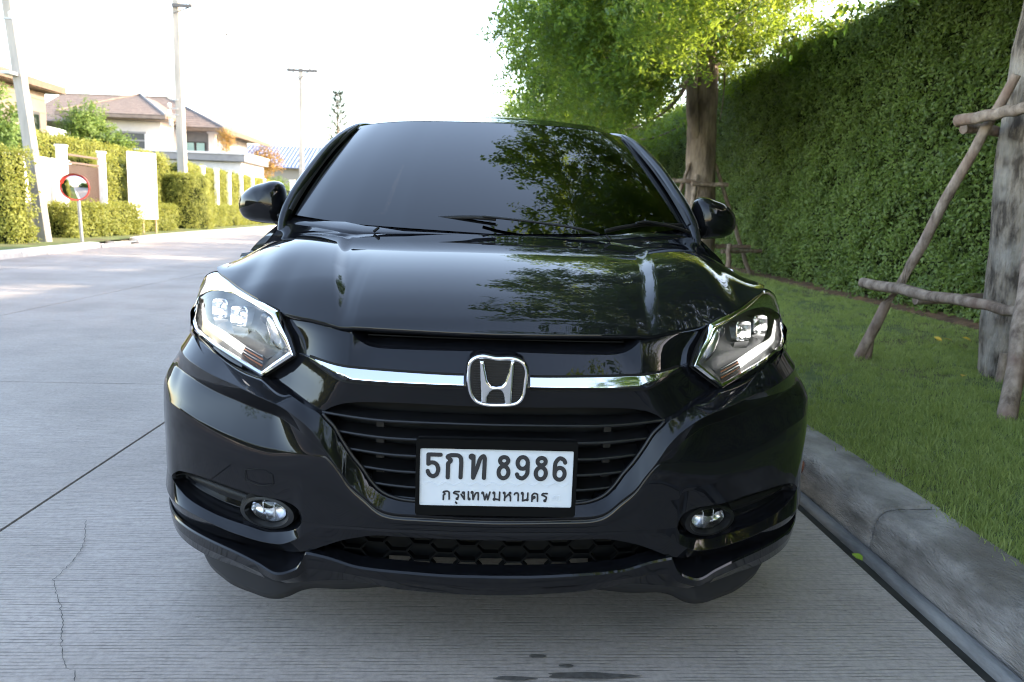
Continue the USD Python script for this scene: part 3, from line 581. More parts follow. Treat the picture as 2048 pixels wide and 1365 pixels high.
# white van in the gateway
v = thing('white_van', 'white box van in the gateway between the left hedge and the broad gate post', 'van')
body = trimesh.convex.convex_hull(np.array([(x, y, z) for x in (-12.6, -10.95) for y, z in ((16.55, .42), (16.6, 1.6), (16.75, 2.02), (16.9, 2.12), (19.8, 2.12), (20, 1.9), (20, .42))])); obj('body', body, 'white_paint', v)
obj('wheel_arch', box(np.array([-10.949, 17.62, .28]), np.array([-10.93, 18.25, .98]), .008), 'dark_frame', v)
for y in (17.95, 19.4):
    c = trimesh.creation.cylinder(.30, .2, sections=30); c.apply_transform(trimesh.transformations.rotation_matrix(math.pi / 2, [0, 1, 0])); obj('wheel', moved(c, (-11.0, y, .42)), 'rubber', v)
obj('bumper_strip', box(np.array([-12.5, 16.5, .30]), np.array([-10.97, 16.56, .46]), .02), 'dark_frame', v)
# round traffic mirror
t = thing('traffic_mirror', 'round convex traffic mirror with a red rim on a grey post', 'traffic mirror')
MC = np.array([-9.297, 16.72, 1.37]); mn = np.array([.30, -.95, -.05]); mn /= np.linalg.norm(mn); ma = np.cross([0, 0, 1.], mn); ma /= np.linalg.norm(ma); mb = np.cross(mn, ma); tt0 = np.linspace(0, 2 * np.pi, 49)
circ = lambda r, d: MC + r * np.cos(tt0)[:, None] * ma + r * np.sin(tt0)[:, None] * mb + mn * d
m = grid(np.stack([circ(.288 * s, .03 + .07 * (1 - s * s)) for s in np.linspace(1, .001, 10)])); m.fix_normals(); obj('convex_mirror', m, 'mirror_glass', t, smooth=True)
m = grid(np.stack([circ(.283, .02), circ(.287, .05), circ(.298, .055), circ(.306, .035), circ(.30, .0), circ(.27, -.02)])); m.fix_normals(); obj('rim', m, 'red_paint', t, smooth=35)
hood_ = np.linspace(.3, np.pi - .3, 24); hp_ = lambda r, d: MC + r * np.cos(hood_)[:, None] * ma + r * np.sin(hood_)[:, None] * mb + mn * d
obj('visor', grid(np.stack([hp_(.309, -.01), hp_(.316, .10)])), 'red_paint', t)
obj('back', grid(np.stack([circ(.27, -.02), circ(.001, -.05)])), 'steel', t); obj('post', tube([(-9.22, 16.76, .1), (-9.25, 16.76, 1.0), (-9.27, 16.77, 1.45)], .036, 14), 'steel', t, smooth=True)
# notice board on legs, blank
t = thing('notice_board', 'tall blank white board on timber legs beside the drum hedge', 'board')
bu = np.array([.60, .70, 0]); bn = np.array([.70, -.60, 0]) / math.hypot(.7, .6); o = np.array([-11.0, 23.3, .57])
corner = lambda u, z, d: o + bu * u + np.array([0, 0, z]) + bn * d
obj('panel', trimesh.convex.convex_hull(np.array([corner(u, z, d) for u in (0, 1) for z in (0, 2.07) for d in (0, .03)])), 'board_white', t)
obj('frame', cat([trimesh.convex.convex_hull(np.array([corner(u, z, d) for u in us for z in zs for d in (-.03, -.002)])) for us, zs in (((0, .04), (0, 2.05)), ((.96, 1), (0, 2.05)), ((.04, .96), (0, .05)), ((.04, .96), (2.0, 2.05)))]), 'wood_leg', t)
for u, lean in ((.04, -.25), (.04, .0), (.5, .02), (.95, .0)): obj('leg', tube([corner(u, .1, -.03), corner(u, -.25, -.03) - bn * 0, corner(u + lean * .5, -.5, -.03)], .03, 8), 'wood_leg', t, smooth=True)
# concrete poles
def pole(name, lab, base, top, w0, w1, extras):
    t = thing(name, lab, 'utility pole'); b, p = np.array(base, float), np.array(top, float)
    def ring(c, w): return [(c[0] + a * w, c[1] + bb * w, c[2]) for a, bb in ((-.8, -1), (.8, -1), (1, -.8), (1, .8), (.8, 1), (-.8, 1), (-1, .8), (-1, -.8))]
    obj('shaft', trimesh.convex.convex_hull(np.array(ring(b, w0) + ring(p, w1))), 'pole_concrete', t); extras(t, b, p); return t
def ins(t, c, r=.05, h=.14): obj('insulator', tube([c, c + [0, 0, h * .3], c + [0, 0, h * .31], c + [0, 0, h * .7], c + [0, 0, h]], [r * .5, r, r * .6, r, r * .3], 10), 'pale_concrete', t, smooth=40)
def ex1(t, b, p):
    for z in (4.95, 5.35, 5.75): ins(t, np.array([-10.08, 16.0, z - .1])); obj('bracket', box(np.array([-10.25, 15.97, z - .13]), np.array([-10.04, 16.03, z - .10])), 'steel', t)
    obj('clamp', box(np.array([-10.33, 15.93, 3.7]), np.array([-10.13, 16.27, 3.76])), 'steel', t)
pole('utility_pole', 'leaning concrete pole at the far left behind the hedge block', (-9.84, 16.35, .05), (-10.42, 16.35, 6.6), .12, .10, ex1)
def ex2(t, b, p):
    obj('crossarm', box(np.array([-12.5, 31.33, 8.86]), np.array([-11.72, 31.43, 8.98])), 'dark_steel', t); obj('strut', tube([(-12.45, 31.39, 8.62), (-11.85, 31.39, 8.86)], .025, 6), 'dark_steel', t)
    for x in (-12.2, -11.8): ins(t, np.array([x, 31.39, 8.98]))
    for z in (4.7, 4.95, 5.3): ins(t, np.array([-12.75, 31.4, z]), .08, .2); obj('bracket', box(np.array([-12.72, 31.38, z - .04]), np.array([-12.4, 31.44, z])), 'steel', t)
    obj('meter_box', box(np.array([-12.72, 31.2, 4.2]), np.array([-12.6, 31.4, 4.5]), .02), 'steel', t)
pole('utility_pole', 'middle concrete pole rising behind the drum shaped hedge', (-12.42, 31.75, .05), (-12.42, 31.6, 10.5), .175, .12, ex2)
def ex3(t, b, p):
    obj('crossarm', box(np.array([-12.45, 49.86, 9.68]), np.array([-10.52, 49.98, 9.84])), 'dark_steel', t)
    for x in (-12.3, -12.0, -11.0, -10.7): ins(t, np.array([x, 49.94, 9.84]), .10, .3)
    for x in (-12.1, -11.1): obj('strut', tube([(-11.65, 49.9, 9.2), (x, 49.9, 9.7)], .04, 6), 'dark_steel', t)
pole('utility_pole', 'distant concrete pole with a crossarm in front of the blue roof', (-11.60, 50, .05), (-11.60, 50, 9.9), .15, .11, ex3)

# houses
def prism(pts, z0, z1): return moved(extrude(Polygon(pts), z1 - z0), (0, 0, z0))
def slab(p, th=.08): p = np.array(p, float); return trimesh.convex.convex_hull(np.vstack([p, p - [0, 0, th]]))
def courses(a, b, c, d, n, mat, parent, off=.02):
    """tile courses between the eave a-b and the ridge d-c"""
    a, b, c, d = (np.asarray(q, float) for q in (a, b, c, d))
    for k in range(n):
        t0, t1 = k / n, (k + 1.12) / n; t1 = min(t1, 1)
        q = [a + (d - a) * t0 + [0, 0, off], b + (c - b) * t0 + [0, 0, off], b + (c - b) * t1, a + (d - a) * t1]
        obj('tile_course', trimesh.convex.convex_hull(np.vstack([q, np.array(q) - [0, 0, .03]])), mat, parent)
h = thing('brown_house', 'tan house with a deep brown eave at the far left', 'house')
obj('wall', prism([(-24, 19), (-14.56, 19), (-14.56, 25.56), (-24, 25.56)], .1, 4.56), 'tan_wall', h)
for z in (3.35, 3.9, 4.3): obj('wall_line', box(np.array([-14.558, 19, z]), np.array([-14.54, 25.56, z + .03])), 'soffit', h)
f_ = obj('window', box(np.array([-14.558, 24.3, 2.6]), np.array([-14.53, 25.15, 3.9]), .01), 'dark_frame', h); obj('pane', box(np.array([-14.532, 24.4, 2.7]), np.array([-14.522, 25.05, 3.8])), 'window_glass', f_)
r_ = obj('roof', slab([(-25, 18.4, 4.80), (-14.15, 18.4, 4.80), (-14.15, 25.95, 4.80), (-18.2, 22.0, 6.2), (-21, 22, 6.3), (-25, 22, 6.3), (-25, 25.95, 4.80)], .06), 'roof_brown', h)
obj('soffit', box(np.array([-25, 18.5, 4.57]), np.array([-14.2, 25.9, 4.60])), 'soffit', h)
for a, b in (((-14.2, 18.3, 4.60), (-14.10, 26.02, 4.82)), ((-25, 25.92, 4.60), (-14.2, 26.02, 4.82)), ((-25, 18.3, 4.60), (-14.2, 18.4, 4.82))): obj('fascia', box(np.array(a), np.array(b)), 'eave_wood', h)
h = thing('grey_house', 'white two storey house with grey brown hipped tile roofs', 'house')
w_ = obj('wall', prism([(-23.5, 45.6), (-18.75, 45.6), (-18.75, 53), (-23.5, 53)], .1, 6.0), 'white_wall', h)
obj('wall', prism([(-18.745, 48.8), (-16.5, 48.8), (-16.5, 55), (-18.745, 55)], .1, 5.75), 'grey_wall', h); obj('column', box(np.array([-16.95, 48.35, .1]), np.array([-16.55, 48.75, 5.72]), .02), 'white_wall', h); obj('column_head', box(np.array([-17.02, 48.28, 5.5]), np.array([-16.48, 48.79, 5.74]), .02), 'white_wall', h)
b_ = obj('balcony_opening', box(np.array([-21.85, 45.3, 3.6]), np.array([-19.55, 45.598, 5.05])), 'dark_frame', h)
obj('lintel', box(np.array([-21.95, 45.25, 5.055]), np.array([-19.45, 45.599, 5.16])), 'grey_wall', h); obj('jamb', box(np.array([-19.545, 45.25, 3.6]), np.array([-19.36, 45.599, 5.05])), 'white_wall', h)
for x in (-21.2, -20.5): obj('mullion', box(np.array([x, 45.27, 3.62]), np.array([x + .05, 45.298, 4.6])), 'grey_wall', b_)
obj('transom', box(np.array([-21.83, 45.26, 4.62]), np.array([-19.57, 45.296, 4.70])), 'grey_wall', b_)
for x0, x1 in ((-18.6, -17.9), (-17.85, -17.25)): w2_ = obj('window', box(np.array([x0, 48.70, 3.95]), np.array([x1, 48.797, 4.98]), .01), 'dark_frame', h); obj('pane', box(np.array([x0 + .06, 48.68, 4.0]), np.array([x1 - .06, 48.699, 4.92])), 'window_teal', w2_)
r1 = obj('roof', trimesh.convex.convex_hull(np.array([(-24.2, 44.7, 6.05), (-18.1, 44.7, 6.05), (-18.1, 54, 6.05), (-24.2, 54, 6.05), (-21.4, 49.3, 7.72), (-21.4, 52, 7.72)])), 'roof_tile', h)
courses((-24.2, 44.68, 6.08), (-18.1, 44.68, 6.08), (-21.38, 49.28, 7.76), (-21.42, 49.28, 7.76), 12, 'roof_tile', r1)
r2 = obj('roof', trimesh.convex.convex_hull(np.array([(-28, 47.6, 5.75), (-15.75, 47.6, 5.75), (-15.75, 58, 5.75), (-28, 58, 5.75), (-28, 52.8, 8.0), (-21.0, 52.8, 8.05)])), 'roof_tile', h)
courses((-28, 47.58, 5.78), (-15.75, 47.58, 5.78), (-21.0, 52.78, 8.09), (-28, 52.78, 8.05), 15, 'roof_tile', r2)
obj('ridge_cap', tube([(-18.1, 44.7, 6.1), (-21.4, 49.3, 7.8)], .07, 6), 'grey_wall', r1); obj('ridge_cap', tube([(-24.2, 44.7, 6.1), (-21.4, 49.3, 7.8)], .07, 6), 'roof_tile', r1); obj('ridge_cap', tube([(-15.75, 47.6, 5.82), (-21.0, 52.8, 8.12)], .07, 6), 'grey_wall', r2); obj('ridge_cap', tube([(-28, 52.8, 8.06), (-21.0, 52.8, 8.12)], .07, 6), 'roof_tile', r2)
for a, b in (((-24.25, 44.6, 5.86), (-18.05, 44.72, 6.04)), ((-18.12, 44.72, 5.86), (-18.0, 47.5, 6.04)), ((-18.0, 47.5, 5.56), (-15.7, 47.62, 5.74)), ((-15.80, 47.62, 5.50), (-15.66, 58, 5.76))): obj('fascia', box(np.array(a), np.array(b)), 'eave_wood' if a[0] > -18.2 else 'roof_tile', h)
obj('soffit', box(np.array([-24.1, 44.8, 5.80]), np.array([-18.15, 45.59, 5.85])), 'soffit', h); obj('soffit', box(np.array([-18.7, 47.7, 5.60]), np.array([-15.85, 56, 5.64])), 'soffit', h)
h = thing('flat_garage', 'low white flat roofed building with a grey parapet band right of the middle pole', 'building')
obj('wall', prism([(-19.5, 44.3), (-13.75, 44.3), (-13.75, 49), (-19.5, 49)], .1, 3.62), 'white_wall', h); obj('parapet', prism([(-19.6, 44.0), (-13.48, 44.0), (-13.48, 49.1), (-19.6, 49.1)], 3.62, 4.0), 'grey_wall', h); obj('coping', prism([(-19.65, 43.95), (-13.42, 43.95), (-13.42, 49.15), (-19.65, 49.15)], 4.0, 4.12), 'white_wall', h)
h = thing('blue_roof_shed', 'distant grey shed with a blue ribbed metal roof', 'shed')
obj('wall', prism([(-22, 70.5), (-9, 70.5), (-9, 80), (-22, 80)], .1, 4.75), 'grey_metal_wall', h)
rf = obj('roof', slab([(-22.6, 69.8, 4.72), (-8.5, 69.8, 4.72), (-8.5, 75, 6.98), (-22.6, 75, 6.98)], .06), 'blue_metal', h)
for x in np.arange(-22.5, -8.5, .33): obj('roof_rib', trimesh.convex.convex_hull(np.array([(x + dx, y, z + dz) for y, z in ((69.78, 4.72), (75, 6.98)) for dx, dz in ((0, .0), (.1, 0), (.07, .06), (.03, .06))])), 'blue_metal', rf)
obj('roof', slab([(-22.6, 75.02, 6.98), (-8.5, 75.02, 6.98), (-8.5, 80.5, 4.72), (-22.6, 80.5, 4.72)], .06), 'blue_metal', h)
for k, (x, y, lab) in enumerate([(-11.72, 48, 'nearer white gate post seen just right of the left door mirror'), (-11.15, 48.5, 'farther greyish gate post seen beside the windscreen pillar')]): obj('gate_pillar', cat([box(np.array([x - .13, y - .13, .1]), np.array([x + .13, y + .13, 2.75]), .02), box(np.array([x - .16, y - .16, 2.75]), np.array([x + .16, y + .16, 2.83]), .01)]), 'white_paint', label=lab, category='post')
t = thing('dark_gate', 'dark metal gate between the far posts beside the windscreen pillar', 'gate')
for x in np.arange(-13.6, -9.2, .14):
    if min(abs(x + 11.72), abs(x + 11.15)) > .18: obj('bar', box(np.array([x, 48.2, .3]), np.array([x + .06, 48.26, 2.2])), 'dark_frame', t)
for z in (.4, 2.1): obj('rail', box(np.array([-13.6, 48.265, z]), np.array([-9.2, 48.30, z + .08])), 'dark_frame', t)
# garden trees and bushes
def bush(name, lab, c, rad, n, per, mat, seed, trunk_h=None, protos=None, cat_='bush', cr=.45, bark='bark_brown'):
    cl = crown_clumps(seed, c, rad, n, per, cr); z0 = .1
    return tree_like(name, lab, cat_, (c[0], c[1], z0), c, cl, mat, seed, protos or BUSH_SP, bark)
def tree_like(name, lab, cat_, base, top, cl, mat, seed, protos, bark):
    r = np.random.default_rng(seed); t = thing(name, lab, cat_)
    obj('trunk', tube(smooth_curve([base, (np.array(base) * .5 + np.array(top) * .5) + [.05, 0, 0], top], 10), np.linspace(.12, .04, 10), 8), bark, t, smooth=True)
    P, N = [], []
    for cx, cy, cz, rad, n in cl:
        d = r.normal(0, 1, (n, 3)); d /= np.linalg.norm(d, axis=1, keepdims=True); P.append(np.array([cx, cy, cz]) + d * rad * r.uniform(.2, 1, (n, 1)) ** .5); N.append(d * .7 + [0, 0, .25] + r.normal(0, .3, (n, 3)))
    P, N = np.vstack(P), np.vstack(N); k = len(P); scatter('crown', [('leafy_twig', m, mat) for m in protos], P, N, r.uniform(0, 6.28, k), r.uniform(.8, 1.3, k), t, kind='stuff'); return t
bush('garden_tree', 'rounded garden tree with drooping leaves between the tan house and the white house', (-14.15, 27.3, 3.25), (.62, .7, .95), 34, 32, 'leaf_bush', 61, cat_='tree', cr=.34)
bush('garden_bush', 'small side growth of bush against the white house wall', (-13.35, 27.9, 3.0), (.3, .4, .35), 8, 24, 'leaf_bush', 62, cat_='bush', cr=.22)
bush('garden_tree', 'bright green leafy tree behind the leaning pole at the left edge', (-11.9, 18.0, 2.75), (.55, .5, .75), 14, 26, 'leaf_bush', 63, cat_='tree', cr=.3)
bush('garden_tree', 'orange brown flowering tree beside the blue roofed shed', (-16.2, 58, 4.1), (1.0, 1.0, 1.2), 22, 34, 'leaf_orange', 64, cat_='tree', cr=.5)
bush('garden_bush', 'sparse orange leaved shoots in front of the white house corner', (-15.4, 46.9, 4.9), (.25, .25, .7), 8, 16, 'leaf_orange', 65, cat_='tree', cr=.2)
bush('garden_bush', 'green bush at the foot of the grey shed left of the mirror', (-15.0, 57, 2.4), (1.0, .8, .9), 14, 34, 'leaf_bush', 66, cat_='bush', cr=.5)
t = thing('conifer', 'tall sparse conifer with tiers of branches left of the car roof', 'tree'); ctop = np.array([-15.5, 85, 13.6])
obj('trunk', tube([(-15.5, 85, .1), (-15.5, 85, 7), ctop], [.22, .15, .03], 8), 'bark_brown', t, smooth=True)
P, N, bm = [], [], []
rc = np.random.default_rng(5)
for z in np.arange(4.4, 13.5, .62):
    for a in np.arange(0, 6.28, 1.05) + rc.uniform(0, 1): 
        L = (14.2 - z) * .24 * rc.uniform(.7, 1.1); e = np.array([-15.5 + L * math.cos(a), 85 + L * math.sin(a), z + .25]); bm.append(tube([(-15.5, 85, z), e], [.03, .015], 5, cap=False))
        for q in np.linspace(.55, 1, 5): P.append(np.array([-15.5, 85, z]) * (1 - q) + e * q + rc.normal(0, .06, 3)); N.append([math.cos(a), math.sin(a), .9])
obj('branches', cat(bm), 'bark_brown', t); k = len(P); scatter('foliage', [('leafy_twig', m, 'leaf_dark') for m in BUSH_SP], np.array(P), np.array(N), rc.uniform(0, 6, k), rc.uniform(1.5, 2.4, k), t, kind='stuff')
# a bird high over the road
bd = thing('bird', 'small grey bird gliding in the white sky', 'bird', loc=(-19.3, 60, 13.8))
bdy = trimesh.creation.icosphere(2, 1.0); bdy.apply_scale([.16, .06, .055]); obj('body', cat([bdy, moved(trimesh.creation.icosphere(1, .05), (.16, 0, .02)), trimesh.convex.convex_hull(np.array([(-.14, .0, .01), (-.3, .06, .0), (-.3, -.06, .0), (-.14, 0, -.02)]))]), 'bird_feather', bd, smooth=True)
for s in (-1, 1): obj('wing', trimesh.convex.convex_hull(np.array([(.08, s * .03, .02), (-.08, s * .03, .02), (.06, s * .24, .08), (-.06, s * .24, .07), (-.06, s * .42, .03), (.0, s * .03, .035)])), 'bird_feather', bd)
# what the paint mirrors: the street behind the camera
hedge_box('boundary_hedge', 'hedge along the other side of the road behind the camera', -11.5, -10.2, -24, 2, .1, 2.3, sides='et', dens=18)
for k, (x, y) in enumerate([(-13.5, -9.5), (-14.5, -19)]):
    cl = crown_clumps(80 + k, (x, y, 4.6), (2.6, 2.8, 2.3), 40, 34, .7); tree_like('garden_tree', ['broad garden tree beside the road behind the camera', 'second garden tree farther behind the camera'][k], 'tree', (x, y, .1), (x, y, 4.2), cl, 'leaf_bush', 90 + k, BUSH_SP, 'bark_brown')
# ------------------------------------------------------------------ the car
car = thing('car', 'black compact sport utility car with lit headlights parked facing the camera', 'car')
SA = PC([0,.2,.35,.5,.6,.7,.76,.80,.845,.87,.882,.886],[0,.006,.025,.07,.112,.168,.213,.255,.33,.40,.55,.90])
SB = PC([0,.2,.35,.5,.6,.7,.74,.77,.795,.825,.85,.872,.886],[.03,.036,.055,.10,.155,.23,.275,.322,.372,.46,.59,.78,1.05])
SC = PC([0,.2,.35,.5,.6,.66,.70,.733,.76,.785],[.09,.095,.105,.16,.26,.36,.46,.60,.80,1.1])
def sst(a, b, z):
    t = np.clip((np.asarray(z, float) - a) / (b - a), 0, 1); return t * t * (3 - 2 * t)
def shell(x, z):
    """how far back the nose's skin lies at a width x and a height z"""
    x = np.abs(np.asarray(x, float)); a, b, c = SA(np.minimum(x, .886)), SB(np.minimum(x, .886)), SC(np.minimum(x, .785))
    t = sst(.60, .76, z); u = sst(.78, .92, z); return (a * (1 - t) + b * t) * (1 - u) + c * u
def tab(*p): a = np.array(p, float); return PC(a[:, 0], a[:, 1], extrapolate=False) if len(p) > 2 else (lambda x: np.interp(x, a[:, 0], a[:, 1]))
def TB(*p):
    a = np.array(p, float); f = PC(a[:, 0], a[:, 1]); return lambda x: f(np.clip(x, a[0, 0], a[-1, 0]))
def sym(X): return np.r_[-X[::-1], X[1:]] if X[0] == 0 else X
def rows_mesh(rows, X, t_in=(.03, .1, .25, .5, .75, .9, .97), bulge=None, extra=None, flip=False):
    """rows: (z(|x|), d(|x|)) from top to bottom; X: columns. Skin = shell + d, with narrow strips beside each crease."""
    ax = np.abs(X); L = []
    zs = [r[0](ax) if callable(r[0]) else np.full(len(ax), r[0]) for r in rows]; ds = [r[1](ax) if callable(r[1]) else np.full(len(ax), float(r[1])) for r in rows]
    for k in range(len(rows)):
        L.append((zs[k], ds[k]))
        if k + 1 < len(rows):
            b = (bulge or {}).get(k, 0.0)
            for t in t_in: L.append((zs[k] * (1 - t) + zs[k + 1] * t, ds[k] * (1 - t) + ds[k + 1] * t - 4 * b * t * (1 - t)))
    P = np.zeros((len(L), len(X), 3))
    for i, (z, d) in enumerate(L):
        P[i, :, 0] = X; P[i, :, 2] = z; P[i, :, 1] = shell(ax, z) + d + (extra(ax, z) if extra else 0)
    return grid(P[:, ::-1] if flip else P)
XC = np.unique(np.r_[np.linspace(0, .33, 34), np.linspace(.33, .47, 50), np.linspace(.47, .80, 60), np.linspace(.80, .886, 22)])
XF = sym(XC)
HLO = Polygon([(.741,.889),(.695,.875),(.65,.859),(.59,.844),(.519,.824),(.484,.768),(.468,.725),(.50,.703),(.553,.667),(.643,.699),(.694,.715),(.745,.7255),(.78,.735),(.808,.745),(.821,.757),(.819,.779),(.813,.811),(.80,.849),(.783,.874)]).buffer(-.003)
# bumper skin ------------------------------------------------------
K0 = TB((0,.419),(.178,.419),(.206,.421),(.233,.427),(.255,.437),(.278,.458),(.30,.489),(.322,.515),(.345,.549),(.367,.584),(.384,.600),(.398,.614),(.429,.626),(.492,.649),(.54,.663),(.60,.677),(.643,.689),(.694,.706),(.743,.718),(.78,.729),(.81,.740),(.84,.752),(.886,.765))
Bz = TB((0,.397),(.038,.397),(.174,.400),(.213,.401),(.244,.406),(.261,.414),(.288,.437),(.325,.467),(.341,.49),(.364,.519),(.38,.542),(.392,.56),(.416,.585),(.444,.605),(.486,.626),(.546,.643),(.606,.659),(.672,.672),(.731,.685),(.794,.694),(.845,.698),(.886,.702))
Cz = TB((0,.386),(.174,.389),(.213,.390),(.244,.395),(.261,.403),(.288,.425),(.325,.455),(.341,.478),(.364,.507),(.382,.519),(.40,.519),(.456,.52),(.532,.523),(.622,.538),(.695,.554),(.779,.572),(.844,.575),(.886,.575))
PT = TB((0,.362),(.30,.362),(.425,.360),(.433,.360),(.437,.377),(.454,.392),(.494,.401),(.542,.402),(.574,.405),(.642,.413),(.716,.416),(.772,.410),(.806,.390),(.815,.379),(.886,.379))
PB = TB((0,.3605),(.30,.3605),(.425,.359),(.433,.358),(.443,.343),(.464,.328),(.495,.319),(.527,.314),(.576,.319),(.645,.325),(.70,.333),(.752,.343),(.785,.357),(.807,.373),(.815,.378),(.886,.378))
BB = TB((0,.352),(.30,.354),(.392,.350),(.446,.316),(.493,.299),(.524,.298),(.607,.304),(.715,.320),(.791,.327),(.886,.334))
GP_ = TB((0,.339),(.125,.34),(.25,.342),(.326,.328),(.382,.306),(.418,.289),(.48,.274),(.544,.272),(.646,.271),(.742,.275),(.80,.283),(.886,.292))
wsc = lambda x: sst(.405, .52, x) * (1 - sst(.79, .875, x))          # the scooped corner under the headlights
wpk = lambda x: sst(.433, .462, x) * (1 - sst(.775, .815, x))         # the fog lamp pocket
rows_b = [(lambda x: K0(x) + .012, lambda x: .075 + .02 * sst(.42, .55, x)), (lambda x: K0(x) + .004, lambda x: .012 + .035 * sst(.40, .52, x)), (K0, lambda x: .000 + .035 * sst(.40, .52, x)), (Bz, lambda x: -.022 + 0 * x),
          (lambda x: Bz(x) * .62 + Cz(x) * .38, lambda x: -.021 + .046 * wsc(x)), (Cz, lambda x: -.020 + .008 * wsc(x)),
          (lambda x: Cz(x) * .45 + PT(x) * .55, lambda x: -.018 + .002 * wsc(x)), (PT, lambda x: -.016 + .006 * wpk(x)),
          (lambda x: PT(x) - .004 * wpk(x), lambda x: -.016 + .055 * wpk(x)), (lambda x: PB(x) + .016 * wpk(x), lambda x: -.015 + .06 * wpk(x)), (PB, lambda x: -.014 + .010 * wpk(x)),
          (BB, lambda x: -.015 - .012 * sst(.42, .5, x)), (GP_, lambda x: -.010 + .010 * sst(.42, .5, x)), (lambda x: GP_(x) + .004, .06)]
obj('bumper', without(rows_mesh(rows_b, XF, bulge={4: -.002, 5: .003}), HLO), 'car_paint', car, smooth=28)
# closed-off parking sensor / tow cover outline
def on_skin(x, z, d): return np.c_[x, shell(x, z) + d, z]
tc = np.array([(-.575, .462), (-.535, .472), (-.505, .462), (-.505, .437), (-.54, .430), (-.575, .436)])
obj('tow_cover', tube(on_skin(*resample(tc, 40, True).T, -.0175)[np.r_[0:40, 0]], .0009, 4, cap=False), 'matt_black', car)
# panel between bonnet, headlights and grille ------------------------
U0 = TB((0,.786),(.30,.787),(.326,.789),(.345,.789),(.384,.795),(.447,.805),(.52,.813),(.60,.83),(.74,.86))
U1 = TB((0,.758),(.20,.7555),(.26,.7555),(.290,.759),(.308,.766),(.322,.776),(.333,.7855),(.345,.788),(.384,.794),(.447,.804),(.52,.812),(.60,.829),(.74,.859))
U2 = TB((0,.711),(.075,.711),(.256,.715),(.322,.717),(.373,.721),(.434,.728),(.47,.734),(.56,.745),(.74,.77))
U3 = TB((0,.687),(.217,.687),(.328,.689),(.356,.694),(.392,.707),(.429,.722),(.47,.729),(.56,.735),(.74,.76))
U4 = TB((0,.642),(.064,.642),(.217,.644),(.294,.642),(.341,.636),(.372,.625),(.390,.615),(.398,.614),(.429,.628),(.492,.654),(.538,.674),(.56,.676),(.74,.735))
kink = lambda x, z: .16 * np.maximum(0, np.abs(x) - .335 - .9 * np.clip(.70 - z, 0, .08)) * (np.abs(x) < .6)
fold = lambda x: .045 * sst(.345, .50, x)
XP = sym(np.unique(np.r_[np.linspace(0, .27, 20), np.linspace(.27, .48, 80), np.linspace(.48, .70, 20)]))
obj('grille_panel', without(rows_mesh([(lambda x: U0(x) + .004, .16), (U0, lambda x: .135 - .085 * sst(.315, .335, x)), (lambda x: U1(x) + .004 * (1 - sst(.30, .335, x)), lambda x: .062 - .012 * sst(.30, .335, x)), (U1, .048), (U2, fold), (U3, lambda x: -.002 + fold(x)), (U4, lambda x: .016 + .024 * sst(.40, .52, x)), (lambda x: U4(x) + .003, .08)], XP, bulge={4: .002}, extra=kink), HLO.buffer(-.004)), 'car_paint', car, smooth=24)
obj('air_slot', rows_mesh([(.800, .13), (.745, .12)], sym(np.linspace(0, .33, 20)), t_in=(.5,)), 'matt_black', car)
for k in range(1):
    xx_ = np.linspace(-.30 + .03 * k, .30 - .03 * k, 30); z_ = .781 - .007 * k
    obj('air_slot_rib', tube(np.c_[xx_, shell(xx_, np.full(30, z_)) + .082 - .004 * k, np.full(30, z_)], .0018, 6), 'matt_black', car, smooth=True)
# grille opening -----------------------------------------------------
def half_at(f, z, xs=np.linspace(.15, .42, 400)):
    return float(xs[np.argmin(np.abs(f(xs) - z))])
obj('grille_backing', rows_mesh([(.66, .085), (.40, .085)], sym(np.linspace(0, .43, 30)), t_in=(.5,)), 'matt_black', car)
for z0, zb_, xm in [(.604, .615, .388), (.564, .575, .362), (.525, .536, .336), (.487, .497, .312), (.451, .460, .284), (.424, .431, .245)]:
    xx_ = sym(np.linspace(0, xm + .004, 44)); ax = np.abs(xx_); zz = z0 + (zb_ - z0) * (.35 * (ax / xm) ** 2 + .65 * sst(xm * .62, xm * 1.25, ax) * 1.6)
    sec = [(.050, .010), (.012, .0015), (.003, .0000), (.0015, -.003), (.003, -.0062), (.012, -.008), (.05, -.004)]
    P = np.stack([np.c_[xx_, shell(ax, zz) + .012 + dy, zz + dz] for dy, dz in sec]); m = grid(P); m.fix_normals()
    obj('grille_slat', m, 'grille_black', car, smooth=35)
fx = np.linspace(.17, .392, 60)
for sgn in (-1, 1):
    obj('grille_frame', tube(np.c_[sgn * (fx - .004), shell(fx, K0(fx)) + .004, K0(fx) + .0035], .0042, 8), 'grille_black', car, smooth=True)
for sgn in (-1, 1):
    obj('grille_bracket', box(np.array([sgn * .272, .07, .455]), np.array([sgn * .255, .085, .60])), 'black_plastic', car)
